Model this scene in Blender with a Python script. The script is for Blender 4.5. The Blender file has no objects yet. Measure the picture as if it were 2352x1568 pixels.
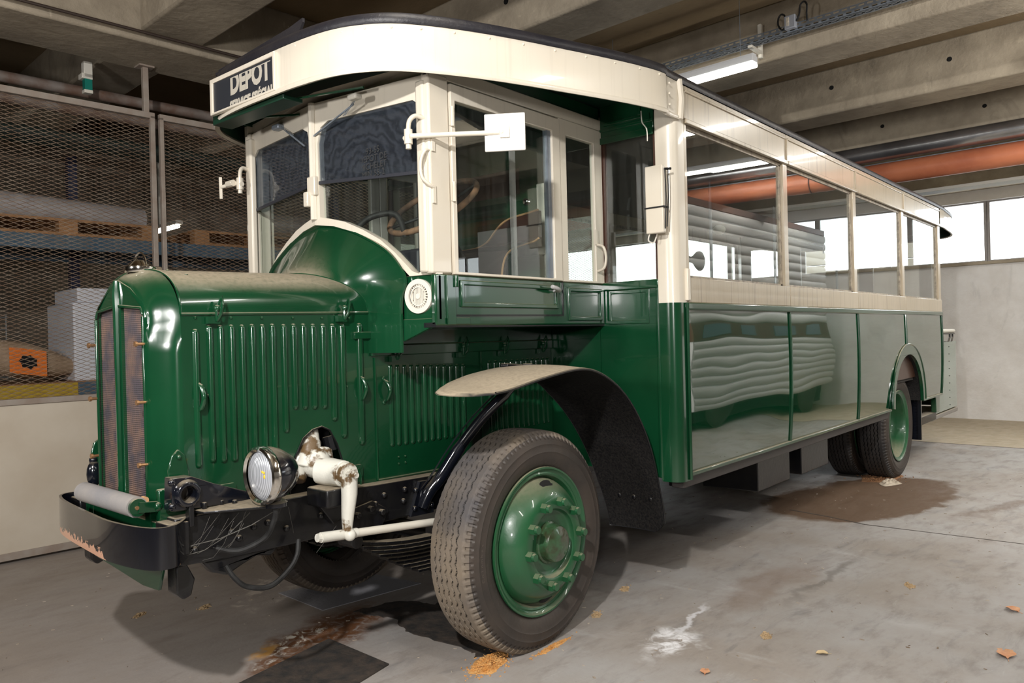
import bpy, math, random
from mathutils import Vector, Matrix, geometry
random.seed(7)
C = bpy.context.scene.collection
PI = math.pi
PSI = -0.0563          # the room is turned a little against the bus
def V(*a): return Vector(a)

# ------------------------------------------------------------------ materials
def mat(name, col=(.5,.5,.5), rough=.5, metal=0.0, coat=0.0, spec=.5, ns=0, namt=0.0, col2=None, bump=0.0, bscale=40, dust=0.0, wave=0.0, streak=0.0, thr=None):
    m = bpy.data.materials.new(name); m.use_nodes = True
    nt = m.node_tree; n = nt.nodes; l = nt.links
    b = n['Principled BSDF']
    b.inputs['Roughness'].default_value = rough
    b.inputs['Metallic'].default_value = metal
    b.inputs['Coat Weight'].default_value = coat
    b.inputs['Coat Roughness'].default_value = .04
    if wave > 0: b.inputs['Coat IOR'].default_value = 1.9; b.inputs['Coat Roughness'].default_value = .015
    b.inputs['Specular IOR Level'].default_value = spec
    tc = n.new('ShaderNodeTexCoord')
    cur = None
    def rgb(c):
        r = n.new('ShaderNodeRGB'); r.outputs[0].default_value = (*c, 1); return r.outputs[0]
    def mix(f, a, c):
        x = n.new('ShaderNodeMix'); x.data_type = 'RGBA'
        if isinstance(f, float): x.inputs[0].default_value = f
        else: l.new(f, x.inputs[0])
        l.new(a, x.inputs[6]); l.new(c, x.inputs[7]); return x.outputs[2]
    def noise(scale, det=6, rough_=.6, src=None, stretch=None):
        t = n.new('ShaderNodeTexNoise'); t.inputs['Scale'].default_value = scale
        t.inputs['Detail'].default_value = det; t.inputs['Roughness'].default_value = rough_
        s = src or tc.outputs['Object']
        if stretch:
            mp = n.new('ShaderNodeMapping'); mp.inputs['Scale'].default_value = stretch; l.new(s, mp.inputs[0]); s = mp.outputs[0]
        l.new(s, t.inputs['Vector']); return t.outputs['Fac']
    def ramp(f, a, c, lo=0.0, hi=1.0):
        r = n.new('ShaderNodeMapRange'); r.inputs[1].default_value = a; r.inputs[2].default_value = c
        r.inputs[3].default_value = lo; r.inputs[4].default_value = hi; r.interpolation_type = 'SMOOTHSTEP'
        l.new(f, r.inputs[0]); return r.outputs[0]
    m['h'] = 0
    cur = rgb(col)
    if col2 is not None:
        cur = mix(ramp(noise(ns or 4), *((thr-.03, thr+.03) if thr else (.28, .72)), 0, namt or 1.0), cur, rgb(col2))
    if streak > 0:
        s = noise(1.0, 5, .7, stretch=(38, 38, .7))
        cur = mix(ramp(s, .52, .70, 0, streak), cur, rgb((.16, .13, .09)))
    if dust > 0:
        g = n.new('ShaderNodeNewGeometry'); sp = n.new('ShaderNodeSeparateXYZ'); l.new(g.outputs['Normal'], sp.inputs[0])
        up = ramp(sp.outputs['Z'], .48, 1.0, 0, dust)
        nz = ramp(noise(60, 4), .3, .6, .75, 1)
        mu = n.new('ShaderNodeMath'); mu.operation = 'MULTIPLY'; l.new(up, mu.inputs[0]); l.new(nz, mu.inputs[1])
        cur = mix(mu.outputs[0], cur, rgb((.36, .30, .215)))
        rr = n.new('ShaderNodeMapRange'); rr.inputs[3].default_value = rough; rr.inputs[4].default_value = .9
        l.new(mu.outputs[0], rr.inputs[0]); l.new(rr.outputs[0], b.inputs['Roughness'])
        cm = n.new('ShaderNodeMapRange'); cm.inputs[3].default_value = coat; cm.inputs[4].default_value = 0
        l.new(mu.outputs[0], cm.inputs[0]); l.new(cm.outputs[0], b.inputs['Coat Weight'])
    l.new(cur, b.inputs['Base Color'])
    if bump > 0 or wave > 0:
        bp = n.new('ShaderNodeBump')
        if wave > 0:
            bp.inputs['Strength'].default_value = 1.0; bp.inputs['Distance'].default_value = wave
            l.new(noise(1.0, 1, .4, stretch=(1.1, 1, 2.6)), bp.inputs['Height'])
        else:
            bp.inputs['Strength'].default_value = bump; bp.inputs['Distance'].default_value = .01
            l.new(noise(bscale, 8), bp.inputs['Height'])
        l.new(bp.outputs[0], b.inputs['Normal'])
        if coat and wave > 0: l.new(bp.outputs[0], b.inputs['Coat Normal'])
    return m

def glass_mat(name, tint=(.93,.96,.94), dirt=0.05, dirtcol=(.5,.5,.48), swirl=None, gl=1.0):
    m = bpy.data.materials.new(name); m.use_nodes = True
    nt = m.node_tree; n = nt.nodes; l = nt.links; n.clear()
    out = n.new('ShaderNodeOutputMaterial'); tr = n.new('ShaderNodeBsdfTransparent'); tr.inputs[0].default_value = (*tint, 1)
    gs = n.new('ShaderNodeBsdfGlossy'); gs.inputs['Roughness'].default_value = .0; gs.inputs[0].default_value = (1, 1, 1, 1)
    fr = n.new('ShaderNodeLayerWeight'); fr.inputs[0].default_value = .5
    pw = n.new('ShaderNodeMath'); pw.operation = 'POWER'; pw.inputs[1].default_value = 5; l.new(fr.outputs['Facing'], pw.inputs[0])
    mm = n.new('ShaderNodeMath'); mm.operation = 'MULTIPLY_ADD'; mm.inputs[1].default_value = .9; mm.inputs[2].default_value = .04*gl; l.new(pw.outputs[0], mm.inputs[0])
    mx = n.new('ShaderNodeMixShader'); l.new(mm.outputs[0], mx.inputs[0]); l.new(tr.outputs[0], mx.inputs[1]); l.new(gs.outputs[0], mx.inputs[2])
    df = n.new('ShaderNodeBsdfDiffuse'); df.inputs[0].default_value = (*dirtcol, 1)
    m2 = n.new('ShaderNodeMixShader')
    tc = n.new('ShaderNodeTexCoord')
    t = n.new('ShaderNodeTexNoise'); t.inputs['Scale'].default_value = 3.0; t.inputs['Detail'].default_value = 8
    mp = n.new('ShaderNodeMapping'); l.new(tc.outputs['Object'], mp.inputs[0]); l.new(mp.outputs[0], t.inputs['Vector'])
    if swirl:      # arcs rubbed by the wiper
        t = n.new('ShaderNodeTexWave'); t.wave_type = 'RINGS'; t.rings_direction = 'SPHERICAL'; t.inputs['Scale'].default_value = 7; t.inputs['Distortion'].default_value = 11; t.inputs['Detail'].default_value = 6; t.inputs['Detail Scale'].default_value = 2.2
        mp.inputs['Location'].default_value = (3.4, .30, -2.12); l.new(mp.outputs[0], t.inputs['Vector'])
    else: mp.inputs['Scale'].default_value = (12, 12, .6)
    mr = n.new('ShaderNodeMapRange'); mr.inputs[1].default_value = .35 if not swirl else 0; mr.inputs[2].default_value = .75 if not swirl else 1.0
    mr.inputs[3].default_value = dirt*(.8 if swirl else .3); mr.inputs[4].default_value = dirt*1.5
    l.new(t.outputs['Fac'], mr.inputs[0]); l.new(mr.outputs[0], m2.inputs[0])
    l.new(mx.outputs[0], m2.inputs[1]); l.new(df.outputs[0], m2.inputs[2]); l.new(m2.outputs[0], out.inputs[0])
    return m

def emit(name, col, s):
    m = bpy.data.materials.new(name); m.use_nodes = True; nt = m.node_tree; nt.nodes.clear()
    o = nt.nodes.new('ShaderNodeOutputMaterial'); e = nt.nodes.new('ShaderNodeEmission')
    e.inputs[0].default_value = (*col, 1); e.inputs[1].default_value = s; nt.links.new(e.outputs[0], o.inputs[0]); return m

M = {}
M['green'] = mat('green_paint', (.0025,.036,.013), .20, coat=.7, col2=(.004,.048,.018), ns=3, dust=.85)
M['green_flat'] = mat('green_panel_paint', (.003,.036,.014), .06, coat=1.0, wave=.008)
M['green_wheel'] = mat('green_wheel_paint', (.010,.082,.030), .33, coat=.4, col2=(.022,.080,.032), ns=9, namt=.6, dust=.6, bump=.08)
M['green_dark'] = mat('dark_green_lining', (.004,.030,.016), .4)
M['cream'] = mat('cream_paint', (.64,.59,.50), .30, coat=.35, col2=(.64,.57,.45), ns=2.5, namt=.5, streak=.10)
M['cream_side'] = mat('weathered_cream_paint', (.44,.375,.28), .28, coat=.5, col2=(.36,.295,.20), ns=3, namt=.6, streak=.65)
M['white'] = mat('white_paint', (.64,.61,.54), .35, col2=(.70,.66,.56), ns=9, namt=.5)
M['white_worn'] = mat('worn_white_paint', (.60,.59,.53), .35, col2=(.12,.075,.035), ns=7, namt=1.0, bump=.2, thr=.565)
M['black'] = mat('black_chassis_paint', (.004,.004,.006), .34, coat=.25, spec=.35, col2=(.009,.009,.009), ns=12, dust=.75, bump=.15)
M['black_gloss'] = mat('black_gloss_paint', (.005,.006,.010), .16, coat=.8, dust=.5)
M['fender'] = mat('black_mudguard_paint', (.008,.008,.010), .45, dust=1.0)
M['fender_in'] = mat('mudguard_underside', (.003,.003,.004), .6, spec=.25, col2=(.022,.02,.018), ns=90, namt=.8, bump=.4, bscale=90)
M['roofblack'] = mat('black_roof_canvas', (.009,.009,.014), .45, col2=(.028,.025,.026), ns=6, namt=.7, bump=.3)
M['navy'] = mat('dark_plastic', (.02,.022,.03), .5)
M['chrome'] = mat('chrome', (.85,.84,.80), .12, 1.0, col2=(.55,.48,.38), ns=14, namt=.5)
M['lens'] = None
M['brass'] = mat('aged_brass', (.42,.24,.12), .4, .8)
M['rubber'] = mat('tyre_rubber', (.030,.025,.022), .55, col2=(.052,.040,.032), ns=5, bump=.15, dust=.0)
M['tread'] = mat('dusty_tyre_tread', (.060,.058,.064), .75, col2=(.20,.158,.112), ns=2.2, bump=.25)
M['radiator'] = None
M['tread_dark'] = mat('dust_free_shaded_tread', (.018,.017,.018), .65, col2=(.035,.030,.027), ns=4, bump=.25)  # rear tread: no dust, and colour darkened for the shade under the body
M['leather'] = mat('dark_brown_leather', (.030,.016,.014), .28, coat=.2)
M['tan'] = mat('tan_piping', (.45,.26,.13), .6)
M['tape'] = mat('worn_brown_tape', (.34,.18,.10), .7, col2=(.02,.018,.016), ns=8)
M['steel'] = mat('galvanised_steel', (.30,.34,.39), .4, .6, col2=(.22,.25,.29), ns=12)
M['greycan'] = mat('grey_canvas', (.20,.195,.20), .85, col2=(.27,.25,.23), ns=6, bump=.2)
M['glass'] = glass_mat('window_glass', dirt=.012)
M['glass_side'] = glass_mat('saloon_window_glass', tint=(.90,.92,.90), dirt=.02, gl=1.9)
M['glass_front'] = glass_mat('dusty_windscreen_glass', tint=(.58,.62,.66), dirt=.045, dirtcol=(.32,.36,.44), swirl=True)
M['lampglass'] = glass_mat('lamp_glass', dirt=.02)
M['white'].node_tree
M['maroon'] = mat('dark_interior_wood', (.05,.022,.014), .35, coat=.2)
M['cfloor'] = mat('interior_floor', (.05,.045,.04), .8)
M['lining'] = mat('interior_lining', (.20,.19,.17), .6)
M['letter'] = mat('sign_letters', (.42,.39,.33), .6)
M['signblack'] = mat('sign_blind', (.022,.025,.032), .35)
M['white_letter'] = mat('white_letters', (.85,.85,.85), .5)
M['ghost'] = mat('faded_letters', (.028,.028,.028), .7)
M['yellow'] = mat('yellow_bulb_reflection', (.8,.5,.03), .4)
M['hole'] = mat('dark_hole', (.004,.004,.004), .9)
M['cableblk'] = mat('black_cable', (.004,.004,.004), .6, spec=.3, col2=(.02,.02,.02), ns=25)
M['sidewall'] = M['rubber']

def rad_mat():
    m = bpy.data.materials.new('radiator_core'); m.use_nodes = True
    nt = m.node_tree; n = nt.nodes; l = nt.links; b = n['Principled BSDF']
    tc = n.new('ShaderNodeTexCoord'); sp = n.new('ShaderNodeSeparateXYZ'); l.new(tc.outputs['Object'], sp.inputs[0])
    def saw(o, f):
        a = n.new('ShaderNodeMath'); a.operation = 'MULTIPLY'; a.inputs[1].default_value = f; l.new(o, a.inputs[0])
        c = n.new('ShaderNodeMath'); c.operation = 'SINE'; l.new(a.outputs[0], c.inputs[0]); return c.outputs[0]
    mx = n.new('ShaderNodeMath'); mx.operation = 'MAXIMUM'
    l.new(saw(sp.outputs['Y'], 2*PI/.0062), mx.inputs[0]); l.new(saw(sp.outputs['Z'], 2*PI/.0075), mx.inputs[1])
    t = n.new('ShaderNodeTexNoise'); t.inputs['Scale'].default_value = 14; l.new(tc.outputs['Object'], t.inputs['Vector']); t.inputs['Detail'].default_value = 8
    r = n.new('ShaderNodeValToRGB'); r.color_ramp.elements[0].position = .38; r.color_ramp.elements[0].color = (.12,.10,.12,1)
    r.color_ramp.elements[1].position = .68; r.color_ramp.elements[1].color = (.31,.19,.145,1)
    l.new(t.outputs['Fac'], r.inputs[0])
    mr = n.new('ShaderNodeMapRange'); mr.inputs[1].default_value = -.2; mr.inputs[2].default_value = .7; l.new(mx.outputs[0], mr.inputs[0])
    x = n.new('ShaderNodeMix'); x.data_type = 'RGBA'; x.inputs[6].default_value = (.006,.005,.005,1)
    l.new(mr.outputs[0], x.inputs[0]); l.new(r.outputs[0], x.inputs[7]); l.new(x.outputs[2], b.inputs['Base Color'])
    b.inputs['Roughness'].default_value = .5; b.inputs['Metallic'].default_value = .2
    bp = n.new('ShaderNodeBump'); bp.inputs['Distance'].default_value = .002; l.new(mx.outputs[0], bp.inputs['Height']); l.new(bp.outputs[0], b.inputs['Normal'])
    return m
M['radiator'] = rad_mat()
def lens_mat():
    m = bpy.data.materials.new('fluted_lens'); m.use_nodes = True
    nt = m.node_tree; n = nt.nodes; l = nt.links; b = n['Principled BSDF']
    b.inputs['Base Color'].default_value = (.50,.52,.56,1); b.inputs['Roughness'].default_value = .18; b.inputs['Metallic'].default_value = .35
    tc = n.new('ShaderNodeTexCoord'); w = n.new('ShaderNodeTexWave'); w.bands_direction = 'Y'; w.inputs['Scale'].default_value = 34; w.inputs['Distortion'].default_value = .4
    l.new(tc.outputs['Object'], w.inputs['Vector']); bp = n.new('ShaderNodeBump'); bp.inputs['Distance'].default_value = .0022; bp.inputs['Strength'].default_value = .8
    l.new(w.outputs['Fac'], bp.inputs['Height']); l.new(bp.outputs[0], b.inputs['Normal']); return m
M['lens'] = lens_mat()

# ------------------------------------------------------------------ mesh builder
class MB:
    def __init__(s): s.v = []; s.f = []
    def add(s, vs, fs):
        o = len(s.v); s.v += [Vector(p) for p in vs]; s.f += [tuple(i+o for i in f) for f in fs]; return s
    def box(s, x0, x1, y0, y1, z0, z1):
        return s.add([(x0,y0,z0),(x1,y0,z0),(x1,y1,z0),(x0,y1,z0),(x0,y0,z1),(x1,y0,z1),(x1,y1,z1),(x0,y1,z1)],
                     [(0,3,2,1),(4,5,6,7),(0,1,5,4),(1,2,6,5),(2,3,7,6),(3,0,4,7)])
    def obox(s, c, ax, ay, az, hx, hy, hz):
        c = Vector(c); ax = Vector(ax).normalized()*hx; ay = Vector(ay).normalized()*hy; az = Vector(az).normalized()*hz
        P = [c+ax*i+ay*j+az*k for k in (-1,1) for (i,j) in ((-1,-1),(1,-1),(1,1),(-1,1))]
        return s.add(P, [(0,3,2,1),(4,5,6,7),(0,1,5,4),(1,2,6,5),(2,3,7,6),(3,0,4,7)])
    def bar(s, a, b, w, h, up=(0,0,1)):
        a = Vector(a); b = Vector(b); d = b-a; u = Vector(up); sd = d.cross(u)
        if sd.length < 1e-6: sd = d.cross(Vector((0,1,0)))
        u2 = sd.cross(d)
        return s.obox((a+b)/2, d, sd, u2, d.length/2, w/2, h/2)
    def grid(s, rows, cu=False, cv=False, flip=False):
        nr = len(rows); nc = len(rows[0]); vs = [p for r in rows for p in r]; fs = []
        for i in range(nr if cu else nr-1):
            for j in range(nc if cv else nc-1):
                a = i*nc+j; b = i*nc+(j+1)%nc; c = ((i+1)%nr)*nc+(j+1)%nc; d = ((i+1)%nr)*nc+j
                fs.append((a,d,c,b) if flip else (a,b,c,d))
        return s.add(vs, fs)
    def tube(s, pts, r, n=8, cap=True, closed=False):
        pts = [Vector(p) for p in pts]; k = len(pts); rr = r if isinstance(r, (list, tuple)) else [r]*k
        t0 = (pts[1]-pts[0]).normalized(); u = t0.orthogonal().normalized(); rows = []
        for i in range(k):
            if closed: t = (pts[(i+1)%k]-pts[i-1]).normalized()
            else: t = (pts[min(i+1,k-1)]-pts[max(i-1,0)]).normalized()
            u = (u - t*u.dot(t)).normalized(); w = t.cross(u)
            rows.append([pts[i]+(u*math.cos(2*PI*j/n)+w*math.sin(2*PI*j/n))*rr[i] for j in range(n)])
        o = len(s.v); s.grid(rows, cu=closed, cv=True, flip=True)
        if cap and not closed: s.f.append(tuple(o+j for j in range(n))); s.f.append(tuple(o+(k-1)*n+j for j in reversed(range(n))))
        return s
    def lathe(s, prof, c, ax, n=32, cap=False):
        c = Vector(c); ax = Vector(ax).normalized(); u = ax.orthogonal().normalized(); w = ax.cross(u)
        rows = [[c+ax*a+(u*math.cos(2*PI*j/n)+w*math.sin(2*PI*j/n))*r for j in range(n)] for a, r in prof]
        o = len(s.v); s.grid(rows, cv=True, flip=True)
        if cap:
            s.f.append(tuple(o+j for j in range(n))); s.f.append(tuple(o+(len(prof)-1)*n+j for j in reversed(range(n))))
        return s
    def cyl(s, a, b, r, n=16): return s.tube([a, b], r, n)
    def prism(s, poly, vec):
        poly = [Vector(p) for p in poly]; vec = Vector(vec); n = len(poly)
        tri = geometry.tessellate_polygon([poly]); vs = poly+[p+vec for p in poly]; fs = []
        for t in tri: fs.append(tuple(t)); fs.append(tuple(i+n for i in reversed(t)))
        for i in range(n): j = (i+1)%n; fs.append((i, j, j+n, i+n))
        return s.add(vs, fs)
    def plate(s, outer, holes, mp, t):
        """flat sheet with holes: outlines in (u,v); mp(u,v,w) -> point, w from 0 to t"""
        loops = [outer]+holes; flat = [p for lp in loops for p in lp]; n = len(flat)
        tri = geometry.tessellate_polygon([[Vector((u,v,0)) for u, v in lp] for lp in loops])
        vs = [Vector(mp(u,v,0)) for u, v in flat]+[Vector(mp(u,v,t)) for u, v in flat]; fs = []
        for a in tri: fs.append(tuple(a)); fs.append(tuple(i+n for i in reversed(a)))
        o = 0
        for lp in loops:
            k = len(lp)
            for i in range(k): a = o+i; b = o+(i+1)%k; fs.append((a, b, b+n, a+n))
            o += k
        return s.add(vs, fs)
    def ball(s, c, r, n=10, sc=(1,1,1)):
        c = Vector(c); rows = []
        for i in range(1, n):
            th = PI*i/n; rows.append([c+Vector((sc[0]*r*math.sin(th)*math.cos(2*PI*j/(2*n)), sc[1]*r*math.sin(th)*math.sin(2*PI*j/(2*n)), sc[2]*r*math.cos(th))) for j in range(2*n)])
        o = len(s.v); s.grid(rows, cv=True, flip=True)
        s.v.append(c+Vector((0,0,r*sc[2]))); s.v.append(c-Vector((0,0,r*sc[2]))); T = len(s.v)-2; m = 2*n
        for j in range(m): s.f.append((T, o+j, o+(j+1)%m)); q = o+(n-2)*m; s.f.append((T+1, q+(j+1)%m, q+j))
        return s
    def build(s, name, m, parent=None, bevel=0, smooth=35, seg=2):
        me = bpy.data.meshes.new(name); org = Vector((0,0,0))
        p = parent
        while p is not None: org += Vector(p.get('_o', (0,0,0))) ; p = p.parent
        me.from_pydata([tuple(v-org) for v in s.v], [], s.f)
        import bmesh
        bm = bmesh.new(); bm.from_mesh(me); bmesh.ops.recalc_face_normals(bm, faces=bm.faces); bm.to_mesh(me); bm.free()
        if smooth: me.shade_smooth(); me.set_sharp_from_angle(angle=math.radians(smooth))
        ms = m if isinstance(m, (list, tuple)) else [m]
        for q in ms: me.materials.append(q)
        o = bpy.data.objects.new(name, me); C.objects.link(o)
        if parent is not None: o.parent = parent
        if bevel:
            b = o.modifiers.new('bevel', 'BEVEL'); b.width = bevel; b.segments = seg; b.limit_method = 'ANGLE'; b.angle_limit = math.radians(40)
            b.harden_normals = False
        return o

def thing(name, label, cat, loc=(0,0,0), group=None, room=False):
    o = bpy.data.objects.new(name, None); C.objects.link(o); o.empty_display_size = .1
    L = Vector(loc)
    if room: o.rotation_euler = (0,0,PSI); o.location = Matrix.Rotation(PSI, 3, 'Z') @ L
    else: o.location = L
    o['_o'] = tuple(L); o['label'] = label; o['category'] = cat
    if group: o['group'] = group
    return o
def single(mb, name, m, label, cat, loc=(0,0,0), group=None, room=False, kind=None, bevel=0, smooth=35):
    """a thing that is one mesh"""
    L = Vector(loc); mb.v = [v-L for v in mb.v]
    o = mb.build(name, m, None, bevel, smooth)
    if room: o.rotation_euler = (0,0,PSI); o.location = Matrix.Rotation(PSI, 3, 'Z') @ L
    else: o.location = L
    if label: o['label'] = label; o['category'] = cat
    if group: o['group'] = group
    if kind: o['kind'] = kind
    return o
def text_mb(txt, size, mp, depth=.002, clip=None, bold=0.0, mirror=False, sx=1.0):
    cu = bpy.data.curves.new('t', 'FONT'); cu.body = txt; cu.size = size; cu.offset = bold; cu.resolution_u = 3; cu.align_x = 'CENTER'
    ob = bpy.data.objects.new('t', cu); C.objects.link(ob); bpy.context.view_layer.update()
    me = ob.to_mesh()
    import bmesh
    bm = bmesh.new(); bm.from_mesh(me)
    if clip:
        for ax, val, keep in clip:
            no = Vector((1,0,0)) if ax == 0 else Vector((0,1,0)); co = no*val
            bmesh.ops.bisect_plane(bm, geom=bm.verts[:]+bm.edges[:]+bm.faces[:], plane_co=co, plane_no=no*keep, clear_outer=True)
    bm.verts.ensure_lookup_table(); bm.verts.index_update()
    mb = MB(); vs = [Vector(mp((-v.co.x if mirror else v.co.x)*sx, v.co.y, depth)) for v in bm.verts]
    mb.add(vs, [tuple(v.index for v in f.verts) for f in bm.faces]); bm.free()
    ob.to_mesh_clear(); bpy.data.objects.remove(ob); bpy.data.curves.remove(cu)
    return mb
def rrect(u0, u1, v0, v1, r, n=6):
    P = []
    for cx, cy, a0 in ((u1-r, v0+r, -90), (u1-r, v1-r, 0), (u0+r, v1-r, 90), (u0+r, v0+r, 180)):
        for i in range(n+1): a = math.radians(a0+90*i/n); P.append((cx+r*math.cos(a), cy+r*math.sin(a)))
    return P
def lerp(a, b, t): return a+(b-a)*t
def curve_pts(P, n=8, closed=False):
    """Catmull-Rom through P"""
    P = [Vector(p) for p in P]; k = len(P); out = []
    rng = range(k if closed else k-1)
    for i in rng:
        if closed: a, b, c, d = P[i-1], P[i], P[(i+1)%k], P[(i+2)%k]
        else: a, b, c, d = P[max(i-1,0)], P[i], P[i+1], P[min(i+2,k-1)]
        for j in range(n):
            t = j/n; out.append(.5*((2*b)+(c-a)*t+(2*a-5*b+4*c-d)*t*t+(3*b-a-3*c+d)*t*t*t))
    if not closed: out.append(P[-1])
    return out
# ================================================================== THE BUS
YC = 3.03; YS = 1.89; YF = 2*YC-YS
bus = thing('bus', 'vintage green and cream bus with long bonnet and black mudguards, parked on the concrete floor', 'bus', (5.6, YC, 0))
def mir(P): return [(x, 2*YC-y, z) for x, y, z in P]
def mirb(mb):
    o = MB(); o.v = [Vector((v.x, 2*YC-v.y, v.z)) for v in mb.v]; o.f = list(mb.f); return o
def both(fn, name, m, bevel=0, smooth=35, parent=bus):
    mb = fn(); o = mirb(mb)
    a = mb.build(name, m, parent, bevel, smooth); b = o.build(name, m, parent, bevel, smooth); return a, b

# ---- saloon side: green lower panels with the wheel arch, cream belt, window posts
JX = [3.60, 4.992, 6.425, 7.855, 9.34]
ZB, ZT, ZS, ZW = .700, 1.575, 1.704, 2.482
def prof_y(z):      # gentle tuck-in of the lower panels
    t = max(0, (1.0-z)/.32); return YS+.010*t*t*1.5 - .006*math.sin(max(0, min(1, (z-.9)/.65))*PI)
AX, AR, AH = 7.93, .585, .545
def arch(t, k=0.0):   # t 0..1
    a = PI*(1-t); return (AX+(AR+k)*math.cos(a), .705+(AH+k)*math.sin(a)**.92)
NZ = 14
for i in range(4):
    x0, x1 = JX[i], JX[i+1]
    xs = [lerp(x0, x1, k/26) for k in range(27)]
    rows = []
    for x in xs:
        zb = ZB
        if abs(x-AX) < AR: zb = max(ZB, .705+AH*math.sin(math.acos((x-AX)/AR))**.92)
        rows.append([(x, prof_y(lerp(zb, ZT-.035, k/NZ)), lerp(zb, ZT-.035, k/NZ)) for k in range(NZ+1)])
    mb = MB().grid(rows)
    mb.build('side_panel', M['green_flat'], bus, 0, 60)
    mirb(MB().grid(rows)).build('side_panel', M['green_flat'], bus, 0, 60)
    if i != 2:
        mb = MB().tube([(x1-.004, prof_y(z)-.004, z) for z in [lerp(ZB, ZT-.03, k/10) for k in range(11)]], .009, 6)
        mb.build('panel_bead', M['green'], bus)
    else: MB().tube([(x1+.0, prof_y(z)-.004, z) for z in (1.255, 1.4, ZT-.03)], .009, 6).build('panel_bead', M['green'], bus)
    def belt():
        return MB().box(x0+.004, x1-.004, YS-.012, YS+.006, ZT+.002, ZS)
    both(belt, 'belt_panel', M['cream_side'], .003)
    def head():
        b = MB().box(x0+.002, x1-.002, YS-.004, YS+.03, 2.500, 2.69)
        b.box(x0+.02, x1-.02, YS-.012, YS, 2.655, 2.668).box(x0+.004, x1-.004, YS-.02, YS, 2.493, 2.515)
        b.box(x0-.008, x0+.012, YS-.014, YS, 2.515, 2.66)
        return b
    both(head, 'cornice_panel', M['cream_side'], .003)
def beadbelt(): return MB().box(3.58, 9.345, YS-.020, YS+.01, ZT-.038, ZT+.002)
both(beadbelt, 'belt_moulding', M['green'], .008)
def sill(): return MB().box(3.60, 7.34, YS-.004, YS+.02, ZB-.018, ZB+.002).box(8.5, 9.34, YS-.004, YS+.02, ZB-.018, ZB+.002)
both(sill, 'bottom_rail', M['green'], .004)
def under(): return MB().box(3.56, 7.30, YS+.02, YS+.09, ZB-.075, ZB-.01)
both(under, 'sole_bar', mat('sole_bar_paint', (.035,.03,.028), .5, dust=.5), .004)
def posts():
    b = MB()
    return b
POSTX = [(3.60, 3.632), (4.925, 5.000), (6.358, 6.433), (7.785, 7.862), (9.235, 9.34)]
for a, c in POSTX:
    def p1(): return MB().box(a, c, YS-.004, YS+.045, ZS-.03, 2.50)
    both(p1, 'window_post', M['cream_side'], .005)
for i in range(4):
    a = POSTX[i][1]; c = POSTX[i+1][0]
    def fr():   # slim dark drop-light frame behind the posts
        return MB().box(a, a+.012, YS+.012, YS+.03, ZS, ZW).box(c-.03, c, YS+.012, YS+.03, ZS, ZW).box(a, c, YS+.012, YS+.03, ZS-.004, ZS+.014).box(a, c, YS+.012, YS+.03, ZW-.01, ZW+.02)
    both(fr, 'window_frame', mat('worn_frame', (.42,.36,.27), .4, col2=(.16,.13,.1), ns=22) if i == 0 else bpy.data.materials['worn_frame'], .002)
    def gl(): return MB().box(a, c, YS+.018, YS+.022, ZS, ZW+.01)
    both(gl, 'window_pane', M['glass_side'], 0, 0)
# wheel arch lip
def archlip():
    outer = [arch(k/40, .012) for k in range(41)]; inner = [arch(1-k/40, -.075) for k in range(41)]
    inner = [(u, v-.012) for u, v in inner]
    return MB().plate(outer+inner, [], lambda u, v, w: (u, YS-.014+w, v), .03).tube([(u, YS-.012, v) for u, v in outer], .010, 6)
both(archlip, 'wheel_arch_flange', M['green'], .002)
def archin():
    rows = [[(arch(k/24, -.07)[0], YS+w, arch(k/24, -.07)[1]-.012) for w in (.0, .7)] for k in range(25)]
    return MB().grid(rows)
both(archin, 'wheel_arch_liner', M['fender_in'])
# ---- front corner pillar and bulkhead
def pil(z0, z1):
    def f():
        pts = [(3.60, YS-.004)]+[(3.60-.06+.0-.05*math.sin(a)*1.0, YS+.06-.064*math.cos(a)) for a in [PI/2*k/8 for k in range(9)]]+[(3.49, YS+.10), (3.60, YS+.10)]
        return MB().prism([(x, y, z0) for x, y in pts], (0, 0, z1-z0))
    return f
both(pil(.665, ZT), 'corner_pillar', M['green'])
both(pil(ZT, 2.56), 'corner_pillar', M['cream'])
both(lambda: MB().box(3.578, 3.606, YS-.022, YS, ZT+.01, ZS+.045), 'pillar_strap', M['cream'], .004)
both(lambda: MB().tube([(3.583, YS-.012, .67), (3.583, YS-.012, ZT)], .008, 6).tube([(3.492, YS+.10, .67), (3.492, YS+.10, ZT)], .006, 6), 'pillar_bead', M['green'])
def bulk():
    b = MB().box(3.50, 3.53, YS+.10, 2.36, .68, 1.695)
    b.box(3.486, 3.50, YS+.10, 2.33, 1.655, 1.70).box(3.488, 3.50, YS+.10, YS+.118, .68, 1.69)
    return b
both(bulk, 'bulkhead_panel', M['green'], .005)
both(lambda: MB().plate([(2.05,1.475),(2.30,1.475),(2.30,1.655),(2.05,1.655)], [[(2.07,1.495),(2.28,1.495),(2.28,1.635),(2.07,1.635)]], lambda u, v, w: (3.494+w, u, v), .008), 'panel_moulding', M['green'], .003)
MB().box(3.502, 3.53, 2.36, 3.70, .70, 1.50).build('lower_bulkhead', M['green'], bus)
def bhead():
    b = MB().box(3.495, 3.53, 2.0, 2.325, 2.46, 2.66)
    b.box(3.485, 3.50, 2.0, 2.325, 2.44, 2.475).box(3.485, 3.50, 2.0, 2.325, 2.505, 2.52).box(3.485, 3.50, 2.07, 2.30, 2.535, 2.55).box(3.485,3.50,2.07,2.085,2.55,2.66)
    return b
both(bhead, 'bulkhead_header', M['green'], .003)
both(lambda: MB().box(3.505, 3.525, 1.985, 2.01, 1.70, 2.46).box(3.505, 3.525, 2.305, 2.33, 1.70, 2.46), 'bulkhead_window_frame', M['maroon'])
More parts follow.
